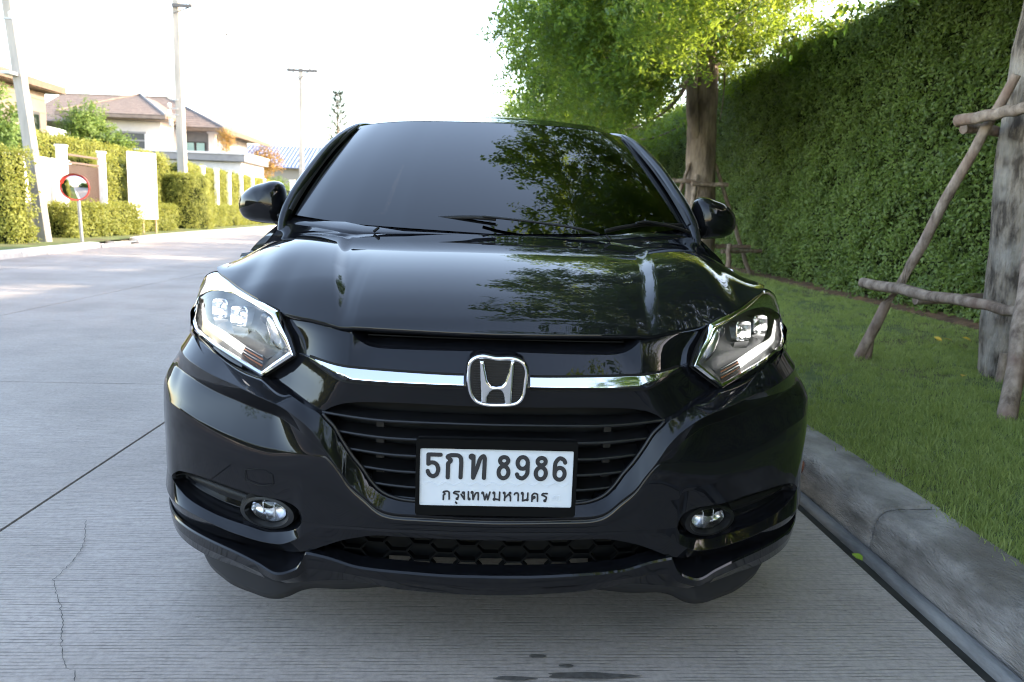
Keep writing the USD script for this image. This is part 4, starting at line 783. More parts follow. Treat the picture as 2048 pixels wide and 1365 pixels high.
# chrome wings beside the badge ------------------------------------------
bx_ = np.unique(np.r_[np.linspace(.074, .32, 30), np.linspace(.32, .432, 40)])
for sgn in (-1, 1):
    ax = bx_; zt, zb_ = np.minimum(U2(ax) + .001, .7275), np.minimum(U3(ax), .7262); zt = np.maximum(zt, zb_ + .0012); h = np.clip((zt - zb_) / .026, .05, 1)
    zr = zb_ + (zt - zb_) * (.30 + .22 * sst(.318, .345, ax))
    prof_ = [(zt, .012), (zt, -.002), (zt - .0015, -.0055), (zr + .001, -.0165), (zr - .001, -.0165), (zb_ + .0015, -.0065), (zb_, -.003), (zb_, .012)]
    P = np.stack([np.c_[sgn * ax, shell(ax, z) + kink(ax, z) + fold(ax) + d * h, z] for z, d in prof_]); m = grid(P if sgn > 0 else P); m.fix_normals()
    c0 = trimesh.Trimesh(P[:, 0], [[0, i, i + 1] for i in range(1, len(prof_) - 1)], process=False)
    obj('chrome_bar', cat([m, c0]), 'chrome', car, smooth=22)
    P2 = np.stack([np.c_[sgn * ax, shell(ax, z) + kink(ax, z) + fold(ax) - .0025, z] for z in (zt + .0045, zb_ - .0045)]); obj('bar_surround', grid(P2), 'matt_black', car, smooth=True)
# badge ------------------------------------------------------------------
ring2 = np.array([(-.0549,.7557),(-.0118,.7588),(.0328,.7581),(.0523,.7502),(.0606,.7348),(.0602,.7113),(.0563,.6784),(.0466,.6623),(.0275,.6559),(-.0007,.6545),(-.0342,.657),(-.0498,.6651),(-.0592,.682),(-.0638,.708),(-.0638,.734),(-.061,.7484)])
ring2 = np.c_[(ring2[:, 0] - ring2[::-1, 0]) / 2, (ring2[:, 1] + ring2[::-1, 1]) / 2] if False else ring2 + [.0012, 0]
rs = resample(np.vstack([ring2, ring2[:1]]), 17)[:-1]
th = np.linspace(0, 2 * np.pi, 121); from_ang = np.arctan2(ring2[:, 1] - .7066, ring2[:, 0]); o_ = np.argsort(from_ang); rr_ = np.hypot(ring2[:, 0], ring2[:, 1] - .7066)
from scipy.interpolate import CubicSpline
csr = CubicSpline(np.r_[from_ang[o_], from_ang[o_][0] + 2 * np.pi], np.r_[rr_[o_], rr_[o_][0]], bc_type='periodic')
rg = np.c_[csr(th) * np.cos(th), .7066 + csr(th) * np.sin(th)]
badge = thing('badge', parent=car)
pl_ = Polygon(rg).buffer(.0065); pb = extrude(pl_, .05)
obj('badge_plinth', xz(pb, -.008), 'car_paint', badge, smooth=30)
obj('badge_surround', xz(extrude(Polygon(rg).buffer(.003), .012), -.0115), 'grille_black', badge, smooth=30)
ringtube = tube(np.c_[rg[:, 0], np.full(121, -.014), rg[:, 1]], .0042, 10, cap=False, flat=(1, .8)); obj('badge_ring', ringtube, 'chrome', badge, smooth=True)
for z_ in np.arange(.664, .752, .0055): obj('badge_mesh_rib', box(np.array([-.052, -.0135, z_]), np.array([.054, -.011, z_ + .0025])), 'black_plastic', badge)
Hp = np.array([(-.0408,.7535),(-.0383,.7087),(-.0343,.6583),(-.0215,.6583),(-.02,.6751),(-.0158,.6831),(-.0095,.6878),(-.0002,.6898),(.0088,.6877),(.0136,.6799),(.0178,.6583),(.0325,.6583),(.0346,.7106),(.0365,.7535),(.0267,.7535),(.0224,.7286),(.0155,.7075),(.0093,.7008),(-.0022,.6985),(-.0125,.7002),(-.0204,.7092),(-.0263,.7351),(-.03,.7535)])
hp = Polygon(Hp).buffer(.0008)
hv2, hf2 = fill(hp, .0016); hd = np.array([hp.exterior.distance(Point(*q)) for q in hv2]); kk = np.clip(hd / .0062, 0, 1)
hm_ = trimesh.Trimesh(np.c_[hv2[:, 0], -.012 - .0095 * np.sqrt(1 - (1 - kk) ** 2), hv2[:, 1]], hf2, process=False)
obj('badge_letter', cat([facing(hm_, (0, -1, 0))]), 'chrome', badge, smooth=True); obj('badge_letter_side', xz(extrude(hp, .006), -.012), 'chrome', badge)
# number plate -----------------------------------------------------------
plate = thing('number_plate', parent=car)
pc = np.array([.0045, .4945]); PYF = -.032
prx = lambda w, h, r: Polygon([(-w + pc[0], -h + pc[1]), (w + pc[0], -h + pc[1]), (w + pc[0], h + pc[1]), (-w + pc[0], h + pc[1])]).buffer(-r).buffer(r)
obj('plate_frame', xz(extrude(prx(.1775, .0865, .006).difference(prx(.1685, .0655, .004)), .014), PYF - .004), 'mesh_black', plate, smooth=30)
obj('plate_back', xz(extrude(prx(.176, .085, .006), .02), PYF + .004), 'matt_black', plate)
obj('plate_sheet', xz(extrude(prx(.171, .068, .006), .002), PYF), 'plate_white', plate)
# crop-drawn strokes: x 105..1920 -> -.1665 .. .1740 ; y 150..840
def PXY(p): p = np.asarray(p, float); sx = .3395 / 1812.; x = (p[:, 0] - 1010) * sx + .0045; z = .4945 - (p[:, 1] - 493 - (p[:, 0] - 1010) * .0105) * sx * 1.02; return np.c_[x, z]
def ell(cx, cy, rx, ry, a0=0, a1=360, n=30): t = np.radians(np.linspace(a0, a1, n)); return np.c_[cx + rx * np.cos(t), cy + ry * np.sin(t)]
def sm(p, n=40): return smooth_curve(p, n)
big = {'5': [np.array([(350, 221), (208, 218), (208, 330)]), sm([(208, 330), (255, 312), (305, 335), (325, 395), (312, 448), (265, 478), (222, 455), (203, 415)])],
       'ko_kai': [sm([(438, 490), (438, 325), (470, 288), (432, 244), (478, 224), (540, 224), (588, 262), (592, 320)]), np.array([(592, 310), (588, 488)])],
       'tho_thahan': [ell(714, 240, 14, 14), np.array([(733, 235), (735, 490)]), sm([(735, 492), (780, 370), (822, 250), (850, 232), (866, 262), (864, 330)]), np.array([(865, 320), (862, 492)])],
       '8': [ell(1093, 284, 48, 44), ell(1090, 422, 58, 72)], '9': [ell(1312, 308, 60, 70), sm([(1372, 300), (1372, 420), (1310, 494), (1268, 480), (1250, 446)])],
       '8b': [ell(1534, 290, 48, 44), ell(1530, 430, 60, 72)], '6': [ell(1752, 434, 60, 72), sm([(1692, 440), (1695, 320), (1752, 248), (1796, 268), (1812, 300)])]}
def strokes(lines, r): return unary_union([LineString(PXY(l)).buffer(r, quad_segs=4) for l in lines])
for k, lines in big.items(): obj('plate_character', xz(extrude(strokes(lines, .0046).simplify(.0002), .0014), PYF - .0016), 'plate_ink', plate)
small = [[sm([(392, 755), (392, 706), (410, 690), (390, 668), (430, 655), (458, 672), (460, 750)])], [sm([(576, 660), (530, 660), (512, 676), (545, 690), (568, 705), (562, 738)]), ell(553, 746, 8, 8), np.array([(540, 789), (549, 802)])],
         [ell(624, 672, 7, 7), np.array([(636, 668), (638, 752), (600, 692)])], [np.array([(685, 662), (685, 742)]), ell(696, 748, 8, 8)], [ell(728, 668, 8, 8), sm([(738, 672), (742, 754), (782, 672), (800, 672), (802, 756)])],
         [ell(852, 674, 8, 8), np.array([(862, 680), (880, 756), (900, 688), (916, 756), (938, 664)])], [ell(984, 672, 8, 8), np.array([(994, 676), (994, 742)]), ell(990, 750, 8, 8), np.array([(1000, 744), (1052, 756)]), np.array([(1054, 664), (1052, 762)])],
         [ell(1106, 672, 8, 8), np.array([(1116, 676), (1114, 762)]), sm([(1116, 735), (1150, 696), (1176, 676)]), ell(1176, 674, 8, 8), sm([(1160, 692), (1180, 710), (1184, 764)])], [sm([(1228, 690), (1240, 672), (1262, 670), (1274, 690), (1274, 764)])],
         [ell(1320, 674, 8, 8), np.array([(1330, 678), (1328, 764), (1372, 752)]), ell(1382, 752, 9, 9), np.array([(1388, 670), (1386, 745)])], [sm([(1438, 770), (1438, 700), (1468, 674), (1502, 690), (1504, 768)]), ell(1464, 722, 9, 9), np.array([(1458, 730), (1440, 752)])],
         [sm([(1616, 676), (1572, 676), (1554, 692), (1586, 706), (1608, 722), (1602, 752)]), ell(1592, 762, 9, 9)]]
for lines in small: obj('plate_character', xz(extrude(strokes(lines, .0019).simplify(.0001), .0012), PYF - .0014), 'plate_ink', plate)
zg = [(110 + 6.0 * i, 566 + 24 * math.asin(math.sin(i * .205 + .6)) / 1.57 + .002 * i) for i in range(300)]
obj('plate_wave', xz(extrude(LineString(PXY(zg)).buffer(.0006), .0006), PYF - .0008), 'plate_grey', plate)
obj('plate_mark', xz(extrude(strokes([np.array([(1690, 712), (1690, 750)]), np.array([(1712, 706), (1712, 752)]), np.array([(1735, 706), (1735, 752)]), np.array([(1700, 702), (1765, 702), (1765, 760), (1740, 760)])], .0006), .0006), PYF - .0008), 'plate_grey', plate)
# front lip ---------------------------------------------------------------
L0 = TB((0,.262),(.078,.262),(.211,.267),(.30,.272),(.382,.288),(.42,.288),(.48,.270),(.544,.268),(.646,.267),(.742,.271),(.80,.279),(.886,.288))
L1 = TB((0,.254),(.078,.254),(.211,.259),(.30,.264),(.382,.281),(.424,.284),(.436,.262),(.449,.244),(.494,.232),(.541,.243),(.608,.256),(.679,.264),(.764,.272),(.84,.279),(.886,.287))
L3 = TB((0,.199),(.2,.207),(.324,.221),(.391,.213),(.452,.198),(.5,.188),(.548,.195),(.616,.204),(.701,.209),(.75,.215),(.812,.226),(.886,.240))
d1 = TB((0,-.024),(.38,-.022),(.42,-.022),(.449,-.028),(.494,-.044),(.541,-.036),(.608,-.030),(.70,-.024),(.80,-.016),(.886,-.010))
rows_l = [(L0, lambda x: .03 + .02 * sst(.42, .48, x)), (lambda x: L1(x) + .0045, lambda x: d1(x) + .004), (L1, d1), (lambda x: L1(x) * .5 + L3(x) * .5, lambda x: d1(x) * .7 + .002), (L3, .003), (lambda x: L3(x) + .006, .12)]
obj('front_lip', rows_mesh(rows_l, XF), 'car_paint', car, smooth=26)
XS = np.linspace(.25, .77, 70)
S1 = TB((.25,.175),(.337,.160),(.424,.150),(.456,.139),(.50,.112),(.53,.101),(.558,.098),(.593,.101),(.648,.106),(.687,.118),(.727,.138),(.745,.165),(.77,.21))
for sgn in (-1, 1):
    P = np.stack([np.c_[sgn * XS, shell(XS, z) + d, z] for z, d in [(L3(XS) + .012, .03), (np.minimum(L3(XS) - .004, S1(XS) + .03), .055), (S1(XS), .078), (S1(XS) + .003, .12), (S1(XS) + .08, .2)]])
    obj('air_deflector', grid(P), 'skirt_plastic', car, smooth=40)
# lower intake: honeycomb behind the opening -----------------------------------
obj('intake_backing', rows_mesh([(.36, .11), (.24, .11)], sym(np.linspace(0, .45, 24)), t_in=(.5,)), 'matt_black', car)
bars = []
cw, ch = .072, .038
cells = []
for i in range(-7, 8):
    for j in range(-2, 4):
        cx = i * cw * .75 * 1.0; cz = .300 + j * ch + (ch / 2 if i % 2 else 0)
        cells.append([(cx - cw / 2, cz), (cx - cw / 4, cz + ch / 2), (cx + cw / 4, cz + ch / 2), (cx + cw / 2, cz), (cx + cw / 4, cz - ch / 2), (cx - cw / 4, cz - ch / 2)])
open_ = Polygon([(x, float(GP_(abs(x))) + .012) for x in np.linspace(-.43, .43, 60)] + [(x, float(L1(abs(x))) - .006) for x in np.linspace(.42, -.42, 60)])
net = unary_union([Polygon(c).exterior.buffer(.0022) for c in cells]).intersection(open_.buffer(0))
hm = extrude(net.simplify(.0003), .02); v = hm.vertices; hv = np.c_[v[:, 0], shell(v[:, 0], v[:, 1]) + .065 - v[:, 2], v[:, 1]]
obj('intake_mesh', trimesh.Trimesh(hv, hm.faces[:, ::-1], process=False), 'mesh_black', car)
# fog lamps ---------------------------------------------------------------------
XPK = np.linspace(.436, .812, 90)
for sgn in (-1, 1):
    fog = thing('fog_lamp', parent=car)
    a = XPK; w = wpk(a); ring = lambda f, d: np.c_[sgn * a, shell(a, f) + d, f]
    top, bot = PT(a) - .006 * w, PB(a) + .017 * w
    P = np.stack([ring(top - .001, -.012 + .05 * w), ring(top * .8 + bot * .2, -.010 + .056 * w), ring(top * .62 + bot * .38, -.010 + .052 * w), ring(top * .52 + bot * .48, -.010 + .036 * w), ring(top * .42 + bot * .58, -.010 + .050 * w), ring(bot, -.010 + .058 * w)])
    obj('lamp_recess', grid(P), 'black_plastic', fog, smooth=35)
    cx, cz = .529, .357; tt = np.linspace(0, 2 * np.pi, 49)
    def orb(rx, rz, d, tilt=-.10, dz=0): x = cx + rx * np.cos(tt) ; z = cz + dz + rz * np.sin(tt) + tilt * (x - cx) * 1.0; return np.c_[sgn * x, np.full(49, float(shell(cx, cz))) + d + .55 * (x - cx), z]
    m = grid(np.stack([orb(.080, .041, .034), orb(.073, .038, .004), orb(.060, .033, .001), orb(.052, .029, .018), orb(.048, .028, .045)]))
    obj('lamp_bezel', m, 'black_plastic', fog, smooth=40)
    m = grid(np.stack([orb(.0478, .0278, .022), orb(.044, .0255, .026), orb(.034, .020, .034), orb(.022, .013, .0395), orb(.010, .006, .0415), orb(.001, .0006, .042)]))
    obj('lamp_bowl', facing(m, (0, -1, 0)), 'lamp_reflector', fog, smooth=True)
    for q in (-.016, .014): obj('lamp_flute', box(np.array([sgn * (cx + q), float(shell(cx, cz)) + .024 + .55 * q, cz - .014]), np.array([sgn * (cx + q + .0022), float(shell(cx, cz)) + .042 + .55 * q, cz + .016])), 'lamp_reflector', fog)
    g = np.stack([orb(.047 * s, .027 * s, .019 - .010 * (1 - s * s)) for s in (1, .8, .55, .3, .01)]); obj('lamp_lens', facing(grid(g), (0, -1, 0)), 'lamp_glass', fog, smooth=True)
# headlights ------------------------------------------------------------------------
HO = [[(.741,.43,.889),(.695,.37,.875),(.65,.32,.859),(.59,.245,.844),(.519,.173,.824)], [(.519,.173,.824),(.484,.144,.768),(.468,.134,.725)], [(.468,.134,.725),(.50,.141,.703),(.553,.154,.667)],
      [(.553,.154,.667),(.643,.217,.699),(.694,.263,.715),(.745,.328,.7255),(.78,.37,.735),(.808,.42,.745)], [(.808,.42,.745),(.821,.45,.757),(.819,.46,.779),(.813,.47,.811),(.80,.47,.849),(.783,.46,.874),(.741,.43,.889)]]
HI = [[(.71,.36,.849),(.671,.32,.847),(.617,.253,.84),(.564,.194,.826),(.533,.166,.814)], [(.533,.166,.814),(.515,.147,.787),(.484,.132,.734)], [(.484,.132,.734),(.52,.139,.707),(.552,.149,.682)],
      [(.552,.149,.682),(.64,.211,.711),(.692,.256,.727),(.739,.31,.741),(.783,.38,.749),(.802,.42,.766)], [(.802,.42,.766),(.803,.44,.796),(.791,.44,.827),(.782,.43,.83),(.75,.40,.843),(.71,.36,.849)]]
NS = [20, 14, 12, 26, 26]
def loop(segs): return np.vstack([smooth_curve(s, n + 1)[:-1] if n > 14 else resample(s, n + 1)[:-1] for s, n in zip(segs, NS)])
lo, li = loop(HO), loop(HI)
from scipy.interpolate import RBFInterpolator
def yfit(pts): return RBFInterpolator(pts[:, [0, 2]], pts[:, 1], kernel='thin_plate_spline', smoothing=1e-5)
ys_in = yfit(np.unique(np.round(li, 5), axis=0))
f2, ff = fill(Polygon(li[:, [0, 2]]), .012); ylens = ys_in(f2)
pin = Polygon(li[:, [0, 2]]); edge = np.array([pin.exterior.distance(Point(*p)) for p in f2]); lens_v = np.c_[f2[:, 0], ylens - .012 * np.clip(edge / .04, 0, 1), f2[:, 1]]
def ins(loop_, s, dy):                                                   # shrink a loop about its middle and push it back
    c = loop_.mean(0); q = c + (loop_ - c) * s; q[:, 1] = loop_[:, 1] * s + c[1] * (1 - s) + dy; return q
def cl(a): return np.concatenate([a, a[:, :1]], 1)
for sgn in (-1, 1):
    def S(m): return m if sgn > 0 else mirrorx(m)
    hl = thing('headlight', parent=car)
    mid1, mid2 = lo * .72 + li * .28 + [0, -.010, 0], lo * .3 + li * .7 + [0, -.009, 0]
    m = grid(cl(np.stack([lo + [0, .01, 0], lo + [0, -.002, 0], mid1, mid2, li + [0, -.002, 0], li + [0, .012, 0]]))); m.fix_normals(); obj('chrome_frame', S(m), 'chrome', hl, smooth=28)
    out = lo + (lo - lo.mean(0)) * [.012, 0, .03]
    m = grid(cl(np.stack([out + [0, .02, 0], out + [0, .004, 0], lo + [0, .003, 0]]))); obj('seal', S(m), 'matt_black', hl, smooth=30)
    sh_ = lo - (lo - lo.mean(0)) * [.05, 0, .03]; m = grid(cl(np.stack([lo + [0, .008, 0], sh_ + [0, .10, 0]]))); obj('shell', S(m), 'matt_black', hl)
    obj('lens', facing(S(trimesh.Trimesh(lens_v, ff, process=False)), (0, -1, 0)), 'lamp_glass', hl, smooth=True)
    # housing: walls and a stepped back
    b1 = ins(li, .93, .045); b2 = ins(li, .90, .085)
    m = grid(cl(np.stack([li + [0, .006, 0], b1, b2]))); obj('housing', S(m), 'lamp_dark', hl, smooth=40)
    bp = Polygon(b2[:, [0, 2]]); g2, gf = fill(bp, .02); yb = yfit(np.unique(np.round(b2, 5), axis=0))(g2); obj('housing_back', S(trimesh.Trimesh(np.c_[g2[:, 0], yb, g2[:, 1]], gf, process=False)), 'lamp_dark', hl, smooth=True)
    nrm = np.array([.55, -.83, .08]); nrm /= np.linalg.norm(nrm); tx_ = np.cross([0, 0, 1.], nrm); tx_ /= np.linalg.norm(tx_); tz_ = np.cross(nrm, tx_)
    def local(a, b, c, o): return np.asarray(o) + np.outer(a, tx_) + np.outer(b, tz_) + np.outer(c, nrm)
    for (o, rw, rh) in (((.712, .405, .797), .029, .025), ((.640, .330, .788), .030, .026)):
        pj = thing('projector', parent=hl)
        t_ = np.linspace(0, 2 * np.pi, 41); sq = lambda k, rx, rz: (rx * np.sign(np.cos(t_)) * np.abs(np.cos(t_)) ** k, rz * np.sign(np.sin(t_)) * np.abs(np.sin(t_)) ** k)
        R = []
        for k, s, dpt in ((.45, 1.0, -.035), (.45, 1.04, .022), (.45, .95, .024), (.5, .86, .010), (.6, .70, .002)): a_, b_ = sq(k, rw * s, rh * s); R.append(local(a_, b_, np.full(41, dpt), o))
        # stays a frame inside the lamp: goes as a sub-part of the headlight
        m = grid(np.stack(R)); m.fix_normals(); stage.RemovePrim(pj.GetPath()); obj('projector', S(m), 'lamp_reflector', hl, smooth=30)
        dome_ = [local(.70 * rw * math.cos(p) * np.cos(t_), .70 * rh * math.cos(p) * np.sin(t_), np.full(41, .003 + .013 * math.sin(p)), o) for p in np.linspace(0, 1.55, 8)]
        obj('projector_lens', S(grid(np.stack(dome_))), 'lamp_reflector', hl, smooth=True)
        lit = [local(.013 * math.cos(p) * np.cos(t_) + .007, .009 * math.cos(p) * np.sin(t_) - .011, np.full(41, .014 + .006 * math.sin(p)), o) for p in np.linspace(0, 1.55, 5)]
        obj('lit_bulb', S(grid(np.stack(lit))), 'lit_lamp', hl, smooth=True)
        sh = [local(np.linspace(-rw, rw, 9), np.full(9, -rh - .002 - q * .03), np.full(9, .018 - q * .012), o) for q in np.linspace(0, 1, 5)]
        obj('reflector_scoop', S(grid(np.stack(sh))), 'lamp_reflector', hl, smooth=True)
    dr = smooth_curve([(.796, .455, .818), (.797, .452, .795), (.790, .440, .771), (.770, .395, .752), (.735, .338, .742), (.69, .285, .731), (.645, .240, .716), (.62, .215, .707)], 60); nn = np.array([.35, -.9, .2])
    wd = np.interp(np.linspace(0, 1, 60), [0, .3, .6, 1], [.010, .014, .021, .023]); upv = np.array([-.35, 0, .9])
    P = np.stack([dr + [0, .014, 0] + upv * wd[:, None] * k + nn * .004 * (1 - k * k) for k in (-1, -.5, 0, .5, 1)]); obj('daytime_strip', S(grid(P)), 'lit_strip', hl, smooth=True)
    for k in range(2, 58, 2): obj('strip_rib', S(tube(np.stack([P[0, k], P[2, k] + nn * .003, P[4, k]]), .0011, 4)), 'lamp_reflector', hl)
    tr_ = smooth_curve([(.625, .222, .706), (.59, .19, .697), (.56, .168, .688)], 12)
    for k in range(5): obj('turn_lamp_rib', S(tube(tr_ + [0, .012 + .003 * k, -.006 + .007 * k], .0022, 6)), 'turn_lens' if k in (1, 3) else 'satin_metal', hl, smooth=True)
    m = trimesh.creation.icosphere(3, 1.0); m.apply_scale([.018, .012, .045]); m.apply_transform(trimesh.transformations.rotation_matrix(.35, [0, 1, 0])); obj('side_reflector', S(moved(m, (.535, .215, .765))), 'lamp_reflector', hl, smooth=True)
    for (p, r_) in (((.56, .225, .80), .014),): m = trimesh.creation.icosphere(2, r_); m.apply_scale([1, .6, 1.1]); obj('inner_trim', S(moved(m, p)), 'lamp_dark', hl, smooth=True)
# bonnet ----------------------------------------------------------------------------
zf = TB((0,.798),(.108,.799),(.226,.801),(.325,.802),(.345,.800),(.361,.7995),(.386,.804),(.428,.811),(.489,.818),(.522,.823),(.59,.847),(.65,.862),(.695,.878),(.741,.892),(.757,.900))
yfr = TB((0,.088),(.226,.098),(.361,.117),(.428,.140),(.489,.165),(.522,.184),(.59,.243),(.65,.315),(.695,.368),(.741,.43),(.757,.47))
yre = TB((0,.945),(.3,.945),(.46,.945),(.56,1.00),(.66,1.09),(.757,1.19))
zc = TB((.05,.782),(.088,.798),(.14,.829),(.25,.879),(.4,.925),(.55,.956),(.7,.977),(.85,.991),(.97,1.003),(1.08,1.020),(1.2,1.045))
xi = lambda y: np.interp(y, [.08, .4, .92, 1.2], [.338, .392, .452, .47]); xo = lambda y: xi(y) + np.interp(y, [.08, .3, .9], [.028, .042, .05])
Ff = TB((.1, .0), (.43, .020), (.75, .062), (.95, .046), (1.17, .014))
def hood_c(x, y):
    a, b = xi(y), xo(y); s = .013 * sst(.12, .32, y) * (1 - sst(.72, .95, y)) + .002
    e = np.clip((x - b) / (.757 - b), 0, 1.2)
    return -.010 * np.minimum(x, a) ** 2 / .16 + s * sst(0, 1, (x - a) / (b - a)) + .006 * np.sin(np.pi * np.clip(e, 0, 1)) * sst(.2, .5, y) - Ff(y) * e ** 2.3
def hood_pt(x, t):
    x = np.asarray(x, float); y = yfr(x) * (1 - t) + yre(x) * t; z = zc(y) + hood_c(x, y); y0 = yfr(x); e = zf(x) - (zc(y0) + hood_c(x, y0)); return np.stack([x, y, z + e * (1 - sst(0, .55, t))], -1)
sC = np.unique(np.r_[np.linspace(0, .33, 26), np.linspace(.33, .53, 70), np.linspace(.53, .757, 50)]); T = np.r_[0, .004, .012, np.linspace(.03, 1, 70)]
rowsH = [hood_pt(sC, t) for t in T]; f0 = rowsH[0]
rowsH = [f0 + [0, .030, -.014], f0 + [0, .006, -.0125], f0 + [0, .000, -.009], f0 + [0, -.0008, -.003]] + rowsH
H_ = np.stack(rowsH); full = np.concatenate([H_[:, ::-1] * [-1, 1, 1], H_[:, 1:]], 1)
obj('bonnet', grid(full), 'car_paint', car, smooth=32)
# wings (front fenders) ----------------------------------------------------------------
def shell_x(y, z):
    xs = np.linspace(.3, .886, 600); return float(np.interp(y, np.maximum.accumulate(shell(xs, np.full(600, z))), xs))
def flare(y, z): return .012 * math.exp(-((math.hypot(y - .86, z - .33) - .37) / .03) ** 2)
FY = np.r_[np.linspace(.28, .6, 22), np.linspace(.62, 1.30, 34)]; V = np.r_[0, .01, .03, np.linspace(.06, 1, 44)]
tq = np.linspace(0, 1, 60); edgeH = np.stack([hood_pt(np.array(.757), t) for t in tq])
def wing(y):
    ye = np.clip(y, edgeH[0, 1], edgeH[-1, 1]); zh = float(np.interp(ye, edgeH[:, 1], edgeH[:, 2])) - .003 + max(0, y - edgeH[-1, 1]) * .05; xh = .757 + .006
    if y < edgeH[0, 1]: zh -= (edgeH[0, 1] - y) * .5
    za = max(.20, .33 + math.sqrt(max(0, .37 ** 2 - (y - .86) ** 2)) if abs(y - .86) < .37 else .20); za = max(za, .735) if y < .60 else za; out = []
    for v in V:
        z = zh + (za - zh) * v; x = shell_x(y, z); x += (xh - shell_x(y, zh)) * (1 - v) ** 6 * float(sst(.44, .62, y)) + flare(y, z); out.append((x, y, z))
    return out
W = np.array([wing(y) for y in FY])
for sgn in (-1, 1):
    m = grid(W[:, ::-1] if sgn > 0 else W * [-1, 1, 1]); m.fix_normals(); obj('front_wing', without(m, HLO.buffer(-.006), .415), 'car_paint', car, smooth=30)
# doors, rear quarter, sills ----------------------------------------------------------------
sec = np.array([(.20, .845), (.26, .872), (.40, .883), (.60, .886), (.72, .887), (.775, .886), (.80, .880), (.90, .845), (.97, .805), (1.02, .778), (1.045, .768)])
def side(y0, y1, n=14, lo=None):
    out = []
    for y in np.linspace(y0, y1, n):
        k = np.interp(y, [1.3, 2.6, 3.6, 4.2], [1, 1.0, .985, .93]); zz = resample(sec, 26)[:, 0]; xx = PC(sec[:, 0], sec[:, 1])(zz) * k; zb = zz + .0
        if lo: zb = np.maximum(zz, lo(y) + (zz - .2) * .02)
        out.append(np.c_[xx, np.full(26, y), zb])
    return np.array(out)
for sgn in (-1, 1):
    def S(m): return m if sgn > 0 else mirrorx(m)
    for nm, a, b in (('front_door', 1.306, 2.346), ('rear_door', 2.352, 3.05)):
        m = grid(side(a, b)); m.fix_normals(); d = obj(nm, S(m), 'car_paint', car, smooth=30)
        obj('handle', S(box(np.array([.876, b - .28, .865]), np.array([.905, b - .08, .89]), .008)), 'car_paint', d)
    m = grid(side(3.056, 4.2, 24, lambda y: max(.2, .33 + math.sqrt(max(0, .38 ** 2 - (y - 3.47) ** 2)) if abs(y - 3.47) < .38 else .2))); m.fix_normals(); obj('rear_quarter', S(m), 'car_paint', car, smooth=30)
    obj('sill', S(box(np.array([.80, 1.2, .17]), np.array([.868, 3.12, .235]), .015)), 'skirt_plastic', car)
# glasshouse ----------------------------------------------------------------------------------
wx = np.linspace(0, 1, 40)
wb = np.stack([.735 * wx, np.interp(.735 * wx, [0, .3, .5, .65, .735], [.975, .995, 1.055, 1.135, 1.21]), np.interp(.735 * wx, [0, .5, .735], [1.004, 1.02, 1.045])], 1)
wt = np.stack([.622 * wx, PC([0, .3, .5, .622], [1.90, 1.918, 1.975, 2.05])(.622 * wx), PC([0, .3, .5, .622], [1.4745, 1.4715, 1.4625, 1.449])(.622 * wx)], 1)
tt_ = np.linspace(0, 1, 30)
G = np.stack([wb * (1 - t) + wt * t + np.array([0, -.35, .65]) * (.020 * 4 * t * (1 - t)) + np.c_[.012 * 4 * t * (1 - t) * wx, 0 * wx, 0 * wx] for t in tt_])
Gf = np.concatenate([G[:, ::-1] * [-1, 1, 1], G[:, 1:]], 1); m = grid(Gf); obj('windscreen', facing(m, (0, -1, 1)), 'tinted_glass', car, smooth=True)
obj('cowl', grid(np.stack([np.c_[np.linspace(-.74, .74, 40), np.interp(np.abs(np.linspace(-.74, .74, 40)), [0, .3, .5, .65, .74], [.935, .935, .95, 1.07, 1.165]) + dy, np.interp(np.abs(np.linspace(-.74, .74, 40)), [0, .45, .74], [.985, .982, 1.01]) + dz] for dy, dz in ((0, -.03), (.012, .004), (.04, .016), (.075, .030), (.12, .040))])), 'car_paint', car, smooth=True)
zr = TB((1.88,1.474),(1.96,1.494),(2.1,1.5265),(2.3,1.557),(2.7,1.589),(3.2,1.580),(3.7,1.525),(3.98,1.455)); xr = lambda y: np.interp(y, [1.9, 2.1, 2.6, 3.5, 3.98], [.612, .605, .585, .57, .55])
RY = np.r_[0, .012, .03, np.linspace(.06, 1, 40)]; ru = np.linspace(0, 1, 36)
def roof_row(t):
    o = []
    for u in ru:
        y0 = float(PC([0, .3, .5, .622], [1.90, 1.918, 1.975, 2.05])(min(.622, u * .622))) + .006; y = y0 * (1 - t) + (3.97 - .05 * u * u) * t; x = u * (float(xr(y)) + .035)
        z = float(zr(y)) - .030 * (x / .567) ** 2 - .055 * max(0, (x - .50) / .12) ** 2.2; z0 = float(PC([0, .3, .5, .622], [1.4745, 1.4715, 1.4625, 1.449])(min(.622, u * .622))) + .003
        w = (1 - t) ** 14; o.append((x * (1 - w) + u * .622 * w, y, z * (1 - w) + z0 * w))
    return o
Rf = np.array([roof_row(t) for t in RY]); Rfull = np.concatenate([Rf[:, ::-1] * [-1, 1, 1], Rf[:, 1:]], 1)
obj('roof', grid(Rfull), 'car_paint', car, smooth=40)
pil = smooth_curve([(.735, 1.08, .965), (.748, 1.17, 1.025), (.745, 1.24, 1.075), (.722, 1.45, 1.195), (.686, 1.72, 1.325), (.648, 1.95, 1.412), (.622, 2.10, 1.452), (.604, 2.35, 1.482), (.592, 2.8, 1.500), (.58, 3.4, 1.485), (.565, 3.85, 1.43)], 70)
beltz = lambda y: np.interp(y, [1.18, 1.6, 3.2, 3.9], [1.035, 1.042, 1.06, 1.075]); beltx = lambda y: np.interp(y, [1.18, 3.0, 3.9], [.772, .760, .715])
